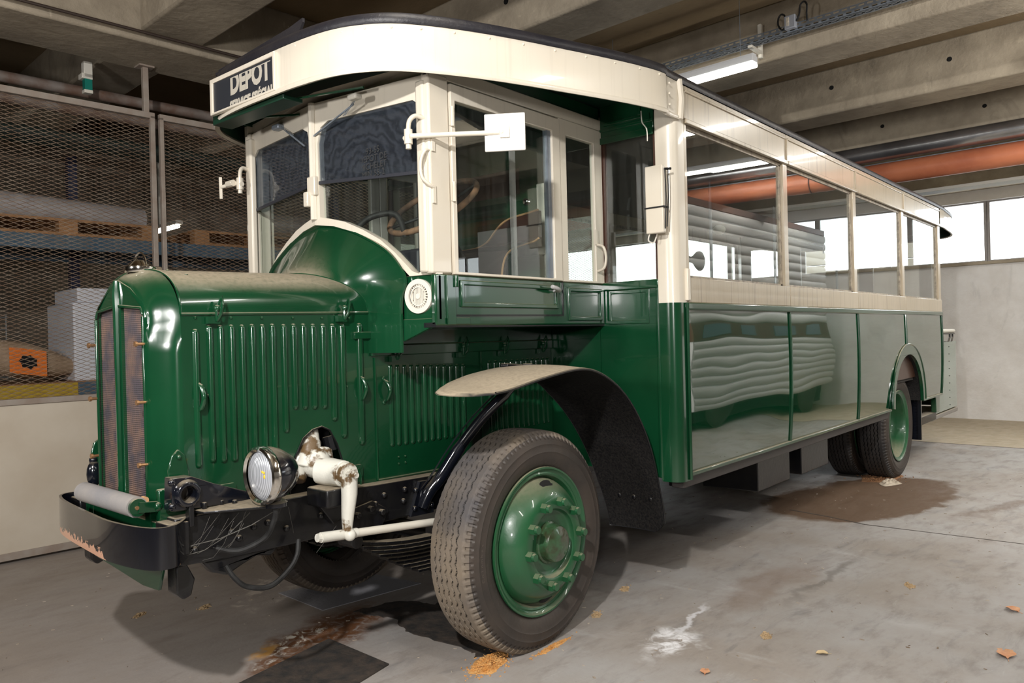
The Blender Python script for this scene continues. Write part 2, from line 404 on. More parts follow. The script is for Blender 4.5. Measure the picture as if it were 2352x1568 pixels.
both(lambda: MB().box(3.512, 3.516, 2.0, 2.32, 1.70, 2.46), 'bulkhead_window', M['glass'], 0, 0)

# ---- roof
half = [(3.56,1.885),(3.38,1.868),(3.20,1.900),(3.0,1.958),(2.786,2.030),(2.58,2.10),(2.379,2.180),(2.20,2.270),(2.068,2.364),(1.985,2.48),(1.938,2.611),(1.915,2.80)]
rearh = [(9.34,1.885),(9.75,1.905),(10.15,1.935),(10.45,1.985),(10.66,2.08),(10.78,2.25),(10.84,2.5),(10.86,2.78)]
near = list(reversed(half)); mid = [(5.0,YS-.004),(6.4,YS-.004),(7.8,YS-.004)]
loop = near+mid+rearh+[(10.865,YC)]+[(x, 2*YC-y) for x, y in reversed(rearh)]+[(x, 2*YC-y) for x, y in reversed(mid)]+[(x, 2*YC-y) for x, y in half]+[(1.91, YC)]
loop = [(v.x, v.y) for v in curve_pts([(x, y, 0) for x, y in loop], 4, True)]
def spine(x): return (min(max(x, 3.1), 9.6), YC)
def ring(t, z, out=0.0):
    R = []
    for x, y in loop:
        sx, sy = spine(x); d = math.hypot(x-sx, y-sy) or 1; k = (1-t)+out/d
        R.append((sx+(x-sx)*k, sy+(y-sy)*k, z))
    return R
front = [i for i, (x, y) in enumerate(loop)]
def fascia():
    b = MB()
    prof = [(-.012,2.503),(.010,2.497),(.014,2.507),(.012,2.516),(.004,2.522),(.004,2.688),(-.004,2.698),(-.03,2.70)]
    rows = [ring(0, z, o) for o, z in prof]
    for i in range(len(rows)-1):
        n = len(loop)
        for j in range(n):
            k = (j+1)%n
            if min(loop[j][0], loop[k][0]) >= 3.55 and max(loop[j][0], loop[k][0]) <= 9.36: continue
            b.add([rows[i][j], rows[i][k], rows[i+1][k], rows[i+1][j]], [(0,1,2,3)])
    return b
import bmesh
def weld(o, d=1e-5):
    bm = bmesh.new(); bm.from_mesh(o.data); bmesh.ops.delete(bm, geom=[v for v in bm.verts if not v.link_faces], context='VERTS'); bmesh.ops.remove_doubles(bm, verts=bm.verts, dist=d); bmesh.ops.recalc_face_normals(bm, faces=bm.faces); bm.to_mesh(o.data); bm.free()
    o.data.shade_smooth(); o.data.set_sharp_from_angle(angle=math.radians(50))
fa = fascia()
for side in (0, 1):
    q = MB(); q.v = fa.v; q.f = [f for f in fa.f if (sum(fa.v[i].x for i in f)/len(f) > 6) == bool(side)]
    weld(q.build('roof_fascia', M['cream'], bus, 0, 50))
rp = [(0, 2.69, .006), (0, 2.70, .012), (0, 2.716, .010), (0, 2.732, .0), (.02, 2.745, 0), (.05, 2.752, 0), (.2, 2.785, 0), (.4, 2.815, 0), (.6, 2.835, 0), (.8, 2.846, 0), (.99, 2.85, 0)]
MB().grid([ring(t, z, o) for t, z, o in rp], cv=True).build('roof', M['roofblack'], bus, 0, 60)
MB().grid([ring(0, 2.512, -.012), ring(0, 2.60, -.02), ring(.06, 2.625, -.02), ring(.5, 2.655), ring(.99, 2.665)], cv=True).build('roof_lining', M['green_dark'], bus, 0, 60)
MB().box(3.56, 9.3, YS+.05, YF-.05, 2.600, 2.612).build('ceiling_board', M['lining'], bus)
# rivets on the fascia ends
b = MB()
for z in (2.545, 2.60, 2.65):
    b.ball((3.42, 1.862, z), .007, 5)
for k in range(0, 50, 3):
    x, y = loop[k]
    if x < 3.5: b.ball((x, y-.004, 2.675), .006, 4)
b.build('fascia_rivet', M['cream'], bus)
MB().tube([(3.545, 1.874, 2.50), (3.552, 1.870, 2.60), (3.545, 1.876, 2.70)], .016, 6).build('fascia_joint', M['cream'], bus)
# board lying on the roof front
def rb():
    b = MB(); 
    b.plate([(2.84,2.735),(3.50,2.73),(3.50,2.752),(2.90,2.79),(2.80,2.805),(2.80,2.788)], [], lambda u, v, w: (1.955+w, u, v), .012)
    b.box(1.94, 2.02, 2.84, 3.50, 2.722, 2.734)
    return b
rb().build('roof_board', M['roofblack'], bus)
# destination box
def dbox():
    b = MB(); b.box(1.935, 2.03, 2.92, 3.52, 2.482, 2.50); b.box(1.930, 1.940, 2.92, 3.52, 2.482, 2.53); return b
dbox().build('destination_box', M['green_dark'], bus, .003)
f = MB().plate([(2.925,2.512),(3.475,2.512),(3.475,2.682),(2.925,2.682)], [[(2.942,2.522),(3.452,2.522),(3.452,2.662),(2.942,2.662)]], lambda u, v, w: (1.893+w, u, v), .02).build('destination_frame', M['cream'], bus, .003)
MB().box(1.901, 1.906, 2.94, 3.455, 2.520, 2.664).build('destination_blind', M['signblack'], bus)
mp = lambda u, v, w: (1.9005-w*.3, 3.135-u, v)
t = text_mb('DEPOT', .130, lambda u, v, w: mp(u, 2.578+v, w), clip=[(1, .074, 1)], bold=.007, sx=.80); t.build('lettering', M['letter'], bus, 0, 0)
t = text_mb('SERVICE SPÉCIAL', .062, lambda u, v, w: mp(u+.01, 2.500+v, w), clip=[(1, .022, -1)], bold=.004, sx=.78); t.build('lettering', M['letter'], bus, 0, 0)

# ---- bonnet
def sec(t, hw=.33, z0=1.533, h=.182, n=2.5):      # t in 0..1 across, near -> far
    a = PI*t; c = math.cos(a); s = math.sin(a)
    return (YC-hw*math.copysign(abs(c)**(2/n), c), z0+h*abs(s)**(2/n))
def seamx(t): return 2.185-.19*math.sin(PI*t)**2
NT = 40
rows = []
for i in range(9):
    r_ = []
    for k in range(NT+1):
        t = k/NT; y, z = sec(t, .33, lerp(1.533, 1.545, i/8), lerp(.180, .183, i/8)); r_.append((lerp(1.337, seamx(t), i/8), y, z))
    rows.append(r_)
bon = MB().grid(rows).build('bonnet_top', M['green'], bus, 0, 50)
sm = MB().tube([(1.337, 2.699, 1.533), (2.185, 2.699, 1.545)], .006, 6).tube([(x, y, z) for x, y, z in rows[0]], .0045, 6).tube([(x, y, z) for x, y, z in rows[-1]], .004, 6)
sm.build('bonnet_seam', M['green'], bus)
b = MB()
for q in ((2.15, .12), (2.09, .2), (1.42, .30), (1.40, .42)):
    y, z = sec(q[1]); b.ball((q[0], y, z), .007, 5, (1, 1, .5))
b.build('bonnet_rivet', M['green'], bus)
def louvre(b, x, w, z0, z1, d=.013, ys=2.70):
    rows = []
    R_ = w*.62; zs = [z0+R_*q for q in (0, .06, .16, .32, .55, .8, 1)]+[lerp(z0, z1, .5)]+[z1-R_*q for q in (1, .8, .55, .32, .16, .06, 0)]
    for z in zs:
        e = min(1, min(z-z0, z1-z)/R_); e = math.sqrt(max(0, 1-(1-e)**2))
        rows.append([(x+w*(.5+(u-.5)*(.15+.85*e)), ys-d*e*f_, z) for u, f_ in ((0, 0), (.12, .55), (.35, .95), (.6, 1), (.82, .8), (.97, .25), (1, 0))])
    b.grid(rows)
LV1 = [(1.377,.024,.972,1.48),(1.431,.024,.985,1.494),(1.474,.024,.979,1.494),(1.518,.025,.976,1.495),(1.562,.025,.974,1.495),(1.604,.026,.971,1.497),(1.648,.026,.969,1.496),(1.692,.027,.966,1.498),(1.743,.027,1.061,1.496),(1.788,.029,1.149,1.498),(1.834,.029,1.145,1.498),(1.88,.03,1.142,1.497),(1.929,.03,1.14,1.497),(1.977,.031,1.084,1.497),(2.025,.032,1.006,1.497),(2.118,.033,.965,1.499)]
hole = [(1.765,.80),(1.772,.874),(1.795,.96),(1.835,1.03),(1.88,1.06),(1.925,1.069),(1.965,1.05),(2.0,.99),(2.03,.90),(2.045,.80)]
def bside(cut):
    b = MB(); P = [(1.337,.795)]+(hole if cut else [])+[(2.19,.785),(2.19,1.545),(1.337,1.533)]
    b.plate(P, [], lambda u, v, w: (u, 2.70+w, v), .006)
    for x, w, z0, z1 in LV1: louvre(b, x, w, z0, z1)
    return b
bside(True).build('bonnet_side_panel', M['green'], bus, 0, 40)
mirb(bside(False)).build('bonnet_side_panel', M['green'], bus, 0, 40)
b = MB().tube([(u, 2.698, v) for u, v in hole], .004, 6); b.build('opening_rim', M['black'], bus)
MB().box(1.75, 2.08, 2.86, 2.88, .75, 1.1).build('engine_bay', M['hole'], bus)
LV2 = [(2.293,.938,1.313),(2.334,.937,1.311),(2.377,.936,1.309),(2.419,.935,1.308),(2.46,.935,1.306),(2.503,.934,1.304),(2.546,.934,1.302),(2.589,.933,1.3),(2.633,.933,1.298),(2.678,.932,1.296),(2.721,.932,1.295),(2.765,.932,1.293)]
def eside():
    b = MB(); b.plate([(2.19,.785),(2.90,.772),(2.90,1.352),(2.19,1.352)], [], lambda u, v, w: (u, 2.70+w, v), .006)
    b.plate([(2.91,.772),(3.50,.76),(3.50,1.352),(2.91,1.352)], [], lambda u, v, w: (u, 2.70+w, v), .006)
    for x, z0, z1 in LV2: louvre(b, x, .026, z0, z1, .009)
    for x in (2.961,3.009,3.052,3.092,3.14,3.186,3.229,3.271,3.316,3.36,3.409,3.45): louvre(b, x, .03, .93, 1.302, .009)
    b.tube([(2.215, 2.697, .80), (2.215, 2.697, 1.345)], .005, 6).tube([(2.215, 2.697, .80), (2.89, 2.697, .787)], .005, 6).tube([(2.905, 2.697, .78), (2.905, 2.697, 1.35)], .006, 6)
    for x in (2.34, 2.38):
        for z in (.855, .885): b.ball((x, 2.698, z), .005, 4)
    return b
both(eside, 'engine_side_panel', M['green'], 0, 40)
both(lambda: MB().box(2.19, 3.50, 2.685, 2.70, 1.352, 1.40).box(2.19, 3.50, 2.69, 2.705, 1.40, 1.50), 'cab_floor_rail', M['green'], .004)
def latch(x, z):
    b = MB().box(x-.035, x+.012, 2.675, 2.695, z-.045, z-.02)
    b.tube([(x-.002, 2.675, z-.035), (x+.004, 2.655, z-.01), (x+.012, 2.655, z+.03), (x+.018, 2.668, z+.055), (x+.006, 2.672, z+.03), (x-.004, 2.672, z+.0), (x-.002, 2.675, z-.035)], .0055, 6)
    b.ball((x+.002, 2.675, z+.012), .013, 5)
    return b
for x, z in ((1.463,1.543),(2.041,1.55),(2.330,1.368),(2.76,1.372),(3.072,1.368),(3.40,1.37)): latch(x, z).build('bonnet_latch', M['green'], bus, 0, 50)
def hnd(x, za, zb, y=2.70):
    P = curve_pts([(x, y-.003, za), (x+.003, y-.022, za-.012), (x+.006, y-.036, (za+zb)/2), (x+.003, y-.022, zb+.012), (x, y-.003, zb)], 6)
    return MB().tube(P, [.006]*5+[.009]*15+[.006]*(len(P)-20), 8).ball((x, y-.002, za+.006), .010, 5, (1, .5, 1)).ball((x, y-.002, zb-.006), .010, 5, (1, .5, 1))
for x, a, c in ((1.392,1.282,1.18),(2.13,1.265,1.162),(2.265,1.242,1.147)): hnd(x, a, c).build('panel_handle', M['green'], bus, 0, 60)
b = MB()
for x in (1.39, 1.53, 1.66, 1.80, 1.94, 2.08): b.ball((x, 2.697, 1.52), .005, 4)
for x, z in ((1.43,1.235),(1.80,1.222),(1.86,1.222),(2.06,1.225),(2.04,1.225)): b.ball((x, 2.697, z), .005, 4)
b.build('panel_rivet', M['green'], bus)
MB().plate(rrect(1.46,1.53,.825,.90,.012), [], lambda u, v, w: (u, 2.692+w, v), .008).build('patch_plate', M['green'], bus, .002)
MB().plate(rrect(2.075,2.13,.81,.885,.012), [], lambda u, v, w: (u, 2.692+w, v), .008).tube([(2.10,2.688,.87),(2.105,2.676,.84),(2.108,2.68,.80),(2.10,2.69,.785)], .005, 6).build('catch_plate', M['green'], bus, .002)
# ---- radiator: shell lofted from a pointed, peaked front outline back to the bonnet section
def rfront(t, k):          # outline of ring k (0 front opening edge .. 1 rear) ; t 0..1 near bottom -> top -> far bottom
    hw = lerp(.225, .33, min(1, math.sin(k*PI/2)))
    x = lerp(1.262, 1.337, k)-.0
    y0 = .80
    if t < .3: s = t/.3; yy, z = hw, lerp(y0, 1.47, s)
    elif t > .7: s = (1-t)/.3; yy, z = -hw, lerp(y0, 1.47, s)
    else:
        s = (t-.3)/.4; y_, z_ = sec(s, hw, 1.47, .245, 2.5)
        # peaked version at the front
        a = 1-abs(2*s-1); TT = [(0,.225,1.47),(.25,.225,1.540),(.42,.195,1.580),(.7,.10,1.638),(1.0,0,1.672)]
        for (a0, y0_, z0_), (a1, y1_, z1_) in zip(TT, TT[1:]):
            if a <= a1+1e-6: q_ = (a-a0)/(a1-a0); yp = lerp(y0_, y1_, q_); zp = lerp(z0_, z1_, q_); break
        q = k**.7
        yy = lerp(math.copysign(yp, .5-s), YC-y_, q); z = lerp(zp, z_, q)
    return (x, YC-yy, z)
def rring(k, n=60): return [rfront(i/n, k) for i in range(n+1)]
rows = [[(x-.004, y+(YC-y)*.08, lerp(z, 1.2, .015)) for x, y, z in rring(0)], rring(0)]
for k in (.06, .14, .25, .38, .52, .68, .84, 1.0): rows.append(rring(k))
# side of the shell must follow the section of the bonnet at the seam
for i, p in enumerate(rows[-1]):
    x, y, z = p
    if z >= 1.47:
        s = min(range(NT+1), key=lambda q: abs(sec(q/NT)[0]-y)); 
MB().grid(rows).build('radiator_shell', M['green'], bus, 0, 60)
# front frame of the two cores, a shallow V in plan
def vx(y, d=0): return 1.256+.008*abs(y-YC)/.222+d
def rfr():
    b = MB()
    for s in (1, -1):
        P = [(.0,.80),(.226,.80),(.226,1.540),(.196,1.581),(.10,1.639),(.0,1.674)]
        H = [(.022,.84),(.210,.84),(.210,1.540),(.190,1.562),(.022,1.570)]
        pass
        b.plate([(s*u, v) for u, v in P], [[(s*u, v) for u, v in H]], lambda u, v, w: (vx(YC+u)+w, YC+u, v), .02)
        b.tube([(vx(YC+s*.205,-.004), YC+s*.205, z) for z in (.84, 1.2, 1.53)], .007, 6)
        b.tube([(vx(YC+s*u,-.004), YC+s*u, z) for u, z in ((.205,1.535),(.19,1.560),(.02,1.575))], .006, 6)
    b.tube([(vx(YC)-.002, YC, z) for z in (.80, 1.2, 1.55, 1.62, 1.672)], [.013,.013,.015,.018,.010], 10)
    return b
rfr().build('radiator_frame', M['green'], bus, .002)
for s in (1, -1):
    P = [(.010,.82),(.216,.82),(.216,1.56),(.18,1.575),(.010,1.582)]
    MB().plate([(s*u, v) for u, v in P], [], lambda u, v, w: (vx(YC+u)+.014+w, YC+u, v), .01).build('radiator_core', M['radiator'], bus)
for s in (1, -1):
    for z in (1.43, 1.22, .995):
        y = YC-s*.208; MB().cyl((vx(y)-.002, y+s*0, z), (vx(y)-.032, y+s*.004, z), .0055, 8).cyl((vx(y)-.030, y, z), (vx(y)-.038, y, z), .010, 8).build('radiator_stud', M['brass'], bus)
c = MB().lathe([(0,.0),(0,.055),(.008,.060),(.022,.058),(.028,.046),(.045,.03),(.052,.0)], (1.345, YC, 1.705), (0,0,1), 28).build('radiator_cap', M['chrome'], bus, 0, 40)
MB().tube(curve_pts([(1.345, YC-.055, 1.73), (1.345, YC-.04, 1.765), (1.345, YC, 1.785), (1.345, YC+.04, 1.765), (1.345, YC+.055, 1.73)], 6), .0035, 6).tube([(1.39,YC,1.722),(1.425,YC,1.722)], .012, 8).build('filler_clip', M['chrome'], bus)
both(lambda: MB().plate([(1.272,.90),(1.262,.98),(1.275,1.03),(1.30,1.052),(1.325,1.03),(1.337,.97),(1.345,.90)], [], lambda u, v, w: (u+.01, 2.690+w, v), .01).ball((1.31,2.686,1.025),.008,5).ball((1.288,2.686,.925),.008,5).ball((1.333,2.686,.925),.008,5), 'shell_bracket', M['green'], .003)

# ---- scuttle / cowl dome
DZ = [(.515,1.366),(.515,1.50),(.520,1.60),(.545,1.665),(.525,1.72),(.43,1.815),(.25,1.905),(.12,1.945),(0,1.962)]
dome = curve_pts([(2.222, YC-d, z) for d, z in DZ], 6); dome = [(2.222-.045*max(0, 1-abs(p.y-YC)/.56), p.y, p.z) for p in dome]
dome = dome+[(x, 2*YC-y, z) for x, y, z in reversed(dome[:-1])]
nd = len(dome)
srow = []
for i in range(nd):
    t = i/(nd-1); m_ = 8
    L = 2*.167; 
    j = i if i < nd/2 else nd-1-i
    jj = j/((nd-1)/2)
    if jj < .38: s = jj/.38; p = (2.185, 2.70, lerp(1.366, 1.545, s))
    else: s = (jj-.38)/.62*.5; y, z = sec(s, .33, 1.545, .183); p = (seamx(s), y, z)
    if i >= nd/2: p = (p[0], 2*YC-p[1], p[2])
    srow.append(p)
rows = []
for k in range(11):
    s = k/10; r_ = []
    for a, c in zip(srow, dome):
        top = max(0, min(1, (c[2]-1.55)/.3))
        sx = lerp(s, s**.8, top); sz = lerp(s, s**1.15, top)
        r_.append((lerp(a[0], c[0], sx), lerp(a[1], c[1], s), lerp(a[2], c[2], sz)))
    rows.append(r_)
MB().grid(rows).build('scuttle', M['green'], bus, 0, 55)
MB().tube([(x-.002, y, z) for x, y, z in dome], .008, 6).build('scuttle_bead', M['green'], bus)
b = MB()
for x, y, z in ((2.12,2.62,1.66),(2.20,2.70,1.80),(2.11,2.87,1.78),(2.14,2.92,1.90),(2.14,3.08,1.90),(2.02,2.86,1.73),(2.10,3.16,1.83)): b.ball((x-.01, y, z), .007, 5)
both(lambda: MB().box(2.10, 2.20, 2.685, 2.70, 1.43, 1.46), 'scuttle_strap', M['green'], .002)

# ---- cab
CY = 2.325
def cabx(y): return 2.262-.095*(1-abs(y-YC)/(YC-CY))      # windscreen is a shallow V in plan
def domez(y):
    d = abs(y-YC); T = [(0,1.962),(.12,1.945),(.25,1.905),(.43,1.815),(.525,1.72),(.56,1.68)]
    for (a, za), (c, zc) in zip(T, T[1:]):
        if d <= c: return lerp(za, zc, (d-a)/(c-a))
    return 1.68
def wsframe():
    b = MB()
    us = [.0+.02*k for k in range(28)]          # distance from centre
    bot = [(d, max(domez(YC-d)+.004, 1.692)) for d in [.0+.56*k/14 for k in range(15)]]+[(YC-CY-.0, 1.692)]
    outer = bot+[(YC-CY, 2.53), (0, 2.53)]
    hb = [(.035, 1.998), (.10, 1.985), (.19, 1.962), (.30, 1.915), (.40, 1.862), (.48, 1.80), (.54, 1.745), (.575, 1.712), (.61, 1.70), (.64, 1.72), (.65, 1.78)]
    hole_ = hb+[(.652, 2.36), (.64, 2.405), (.60, 2.435), (.10, 2.435), (.05, 2.41), (.03, 2.34)]
    b.plate(outer, [hole_], lambda u, v, w: (cabx(YC-u)-.012+w, YC-u, v), .035)
    return b
both(wsframe, 'windscreen_frame', M['cream'], .006)
def wspane(lo):
    def f():
        if lo: P = [(.03,2.17),(.03,1.99),(.20,1.955),(.40,1.855),(.55,1.73),(.62,1.69),(.66,1.70),(.66,2.17)]
        else: P = [(.025,2.16),(.66,2.125),(.66,2.44),(.02,2.44)]
        off = .012 if lo else -.004
        return MB().plate(P, [], lambda u, v, w: (cabx(YC-u)+off+w, YC-u, v), .004)
    return f
both(wspane(True), 'windscreen_pane', M['glass'], 0, 0)
both(wspane(False), 'windscreen_pane', M['glass_front'], 0, 0)
both(lambda: MB().bar((cabx(YC-.02)-.006, YC-.03, 2.158), (cabx(CY+.05)-.006, CY+.045, 2.125), .012, .016), 'pane_rail', M['navy'], .002)
MB().tube([(cabx(YC)-.014, YC, z) for z in (1.99, 2.53)], .018, 8).build('centre_pillar', M['cream'], bus)
MB().box(2.135, 2.16, YC-.03, YC+.03, 2.10, 2.19).box(2.12,2.15,YC+.005,YC+.04,2.05,2.12).build('pane_hinge', M['cream'], bus, .006)
MB().box(2.235, 2.26, 2.355, 2.385, 2.10, 2.17).build('pane_hinge', M['cream'], bus, .006)
# corner posts
both(lambda: MB().box(2.225, 2.345, CY-.002, CY+.045, 1.694, 2.535).box(2.215, 2.25, CY+.02, CY+.07, 1.70, 2.50), 'cab_pillar', M['cream'], .010)
both(lambda: MB().box(2.225, 3.50, CY, CY+.03, 2.515, 2.575), 'cab_cornice', M['cream'], .004)
both(lambda: MB().box(2.20, 3.50, CY+.01, CY+.03, 2.575, 2.64), 'cab_roof_side', M['green'], .002)
MB().plate([(-.70,2.525),(0,2.525),(.70,2.525),(.70,2.585),(0,2.585),(-.70,2.585)], [], lambda u, v, w: (cabx(YC+u)-.002+w, YC+u, v), .02).build('windscreen_header', M['cream'], bus)
# door with sliding window, fixed quarter light
def doorfr():
    b = MB()
    b.plate([(2.348,1.694),(3.118,1.694),(3.118,2.506),(2.348,2.506)], [[(2.375,1.706),(3.055,1.706),(3.055,2.436),(2.375,2.436)]], lambda u, v, w: (u, CY-.010+w, v), .035)
    return b
both(doorfr, 'cab_door', M['cream'], .004)
def qfr(): return MB().plate([(3.123,1.694),(3.50,1.694),(3.50,2.515),(3.123,2.515)], [[(3.178,1.706),(3.425,1.706),(3.425,2.436),(3.178,2.436)]], lambda u, v, w: (u, CY-.004+w, v), .03)
both(qfr, 'quarter_light_frame', M['cream'], .004)
both(lambda: MB().box(2.375, 3.055, CY+.010, CY+.013, 1.70, 2.44), 'door_pane', M['glass'], 0, 0)
both(lambda: MB().box(3.17, 3.43, CY+.010, CY+.013, 1.70, 2.44), 'quarter_pane', M['glass'], 0, 0)
MB().box(2.735, 2.775, CY-.002, CY+.003, 1.705, 2.44).build('sliding_pane_edge', glass_mat('pane_edge', tint=(.62,.72,.70), dirt=.3), bus)
MB().box(3.03, 3.056, CY+.002, CY+.03, 1.70, 2.44).build('door_strip', M['steel'], bus)
def lowdoor():
    b = MB().box(2.24, 3.50, CY, CY+.03, 1.476, 1.694)
    return b
both(lowdoor, 'cab_side_panel', M['green'], .008)
def mould(x0, x1, z0, z1, y=CY, w=.018, d=.008):
    return MB().plate([(x0,z0),(x1,z0),(x1,z1),(x0,z1)], [[(x0+w,z0+w),(x1-w,z0+w),(x1-w,z1-w),(x0+w,z1-w)]], lambda u, v, q: (u, y-d+q, v), d+.002)
mould(2.385, 3.08, 1.555, 1.672, w=.022, d=.010).build('door_moulding', M['green'], bus, .005)
mould(3.165, 3.465, 1.497, 1.665, w=.020, d=.010).build('panel_moulding', M['green'], bus, .005)
MB().bar((2.345, CY-.004, 1.52), (3.12, CY-.004, 1.525), .006, .006).bar((3.118, CY-.004, 1.525), (3.118, CY-.004, 1.69), .006, .006).build('door_edge', M['black'], bus)
for z, h in ((2.365, .042), (2.045, .042)): MB().cyl((2.352, CY-.014, z-h), (2.352, CY-.014, z+h), .009, 8).box(2.345, 2.362, CY-.016, CY, z-h*.9, z+h*.9).build('door_hinge', M['cream'], bus)
MB().cyl((2.352, CY-.014, 1.64), (2.352, CY-.014, 1.69), .010, 8).box(2.30, 2.352, CY-.010, CY, 1.48, 1.69).box(2.30,2.44,CY-.008,CY,1.482,1.51).build('door_hinge', M['green'], bus, .002)
MB().tube(curve_pts([(3.055, CY-.03, 1.645), (3.01, CY-.05, 1.652), (2.97, CY-.05, 1.66)], 5), [.012]*5+[.011]*5+[.008], 8).cyl((3.05,CY,1.645),(3.05,CY-.035,1.645),.009,8).build('door_handle', mat('cast_alloy', (.50,.50,.50), .4, .2), bus, 0, 60)
MB().tube(curve_pts([(3.43, CY-.008, 1.90), (3.432, CY-.045, 1.885), (3.44, CY-.055, 1.83), (3.435, CY-.045, 1.775), (3.43, CY-.008, 1.76)], 6), .008, 8).box(3.42,3.44,CY-.012,CY,1.90,1.98).build('grab_handle', M['cream'], bus, 0, 60)
# front lower panels with round vent, gusset below
def vpan():
    return MB().plate([(2.325,1.50),(2.515,1.505),(2.515,1.66),(2.50,1.692),(2.325,1.694)], [], lambda u, v, w: (cabx(u)-.005+w, u, v), .02)
both(vpan, 'cab_front_panel', M['green'], .004)
gx = lambda u, v, w: (cabx(u)-.012+w, u, v)
both(lambda: MB().plate([(2.345,1.478),(2.515,1.413),(2.515,1.508),(2.345,1.508)], [], gx, .02), 'cab_gusset', M['green'], .003)
def ventring():
    cy, cz = 2.424, 1.604
    ci = lambda r, n=40: [(cy+r*math.cos(2*PI*k/n), cz+r*math.sin(2*PI*k/n)) for k in range(n)]
    b = MB().plate(ci(.073), [ci(.052)], lambda u, v, w: (cabx(u)-.016+w, u, v), .014)
    b.plate(ci(.042), [ci(.037)], lambda u, v, w: (cabx(u)-.016+w, u, v), .010)
    for k in range(28):
        a = 2*PI*k/28; b.bar((cabx(cy)-.011, cy+.040*math.cos(a), cz+.040*math.sin(a)), (cabx(cy)-.011, cy+.053*math.cos(a), cz+.053*math.sin(a)), .005, .005)
    for k in range(-4, 5):
        u = k*.0085; h = math.sqrt(.037**2-u*u); b.bar((cabx(cy)-.011, cy+u, cz-h), (cabx(cy)-.011, cy+u, cz+h), .0042, .005)
    b.plate(ci(.012,16), [], lambda u, v, w: (cabx(u)-.017+w, u, v), .006)
    return b
ventring().build('round_vent', M['white'], bus)
MB().plate([(2.424+.054*math.cos(2*PI*k/30), 1.604+.054*math.sin(2*PI*k/30)) for k in range(30)], [], lambda u, v, w: (cabx(u)-.0075+w, u, v), .002).build('vent_void', M['hole'], bus)
MB().plate([(-.70, 2.24), (.70, 2.24), (.70, 3.5), (-.70, 3.5)], [], lambda u, v, w: (v, YC+u, 1.470+w), .02).build('cab_floor', M['black'], bus)
# cab interior
MB().plate([(2.69,1.49),(3.68,1.49),(3.68,2.62),(2.69,2.62)], [[(2.86,2.25),(3.60,2.25),(3.60,2.40),(2.86,2.40)]], lambda u, v, w: (3.45+w, u, v), .02).build('cab_partition', M['green'], bus)
MB().box(3.462, 3.468, 2.86, 3.60, 2.25, 2.40).build('partition_hatch', M['maroon'], bus)
MB().lathe([(0,0),(0,.016),(.004,.018),(.010,.010),(.022,.010),(.026,.018),(.03,.014),(.03,0)], (3.45, 2.80, 2.195), (-1,0,0), 16).build('partition_knob', M['chrome'], bus, 0, 50)
MB().box(3.42, 3.45, 2.655, 2.715, 1.88, 2.28).build('control_box', M['white'], bus, .006)
TOP = [(3.30,1.905),(3.118,1.917),(2.981,1.925),(2.897,1.952),(2.84,2.000),(2.781,2.040),(2.702,2.061),(2.566,2.066),(2.45,2.067)]
BOT = [(2.45,1.922),(2.498,1.912),(2.616,1.906),(2.708,1.890),(2.763,1.845),(2.791,1.74),(2.795,1.60),(3.30,1.60)]
so = MB().plate(TOP+BOT, [], lambda u, v, w: (3.15+w+.10*((u-2.9)/.45)**2*-1+.05, u, v), .03).build('driver_seat', M['leather'], bus, .008)
sx_ = lambda u: 3.15-.10*((u-2.9)/.45)**2+.05
MB().tube(curve_pts([(sx_(u)-.002, u, v) for u, v in TOP], 4), .006, 6).build('seat_piping', M['tan'], so)
MB().tube(curve_pts([(sx_(u)-.002, u, v) for u, v in BOT[:-1]], 4), .006, 6).build('seat_piping', M['tan'], so)
MB().box(2.75, 3.05, 2.80, 3.25, 1.55, 1.66).build('seat_cushion', M['leather'], so, .03)
MB().box(2.42, 2.58, 2.62, 2.86, 1.62, 1.84).build('instrument_box', M['navy'], bus, .015)
# steering wheel
sc_ = V(2.60, 2.70, 2.06); ax = V(-.62, 0, .80).normalized(); u_ = ax.cross(V(0,1,0)).normalized()
rim = [sc_+u_*.235*math.cos(2*PI*k/40)+V(0,1,0)*.235*math.sin(2*PI*k/40) for k in range(40)]
swh = MB().tube(rim, .015, 10, closed=True).build('steering_wheel', M['tape'], bus, 0, 60)
b = MB()
for k in range(4):
    a = PI/4+k*PI/2; b.tube([sc_-ax*.03, sc_+u_*.23*math.cos(a)+V(0,1,0)*.23*math.sin(a)], .008, 6)
b.lathe([(-.05,0),(-.05,.03),(.0,.035),(.01,0)], sc_, ax, 16); b.build('wheel_spoke', M['cableblk'], swh)
MB().tube([sc_-ax*.02, sc_-ax*.62], .022, 10).build('steering_column', M['cableblk'], bus)
MB().tube(curve_pts([(2.25,2.86,1.93),(2.30,2.80,1.99),(2.38,2.72,2.0),(2.42,2.70,1.90)], 6), .014, 8).ball((2.28,2.95,1.93),.05,8,(1,1,.6)).build('gear_lever', M['cableblk'], bus, 0, 60)
# ghost lettering seen through the upper panes
text_mb('2370', .14, lambda u, v, w: (2.60-w, 3.30-u, 2.34+v), bold=.002).build('running_number', M['ghost'], bus, 0, 0)
for i, (s_, q) in enumerate((('93-55', 0), ('DEPOT DE', 1), ('MICHELET', 2), ('MIN 55-2', 3))):
    text_mb(s_, .040, lambda u, v, w: (cabx(2.70)-.008-w*.3, 2.66-u, 2.245-q*.034+v)).build('pane_lettering', M['ghost'], bus, 0, 0)
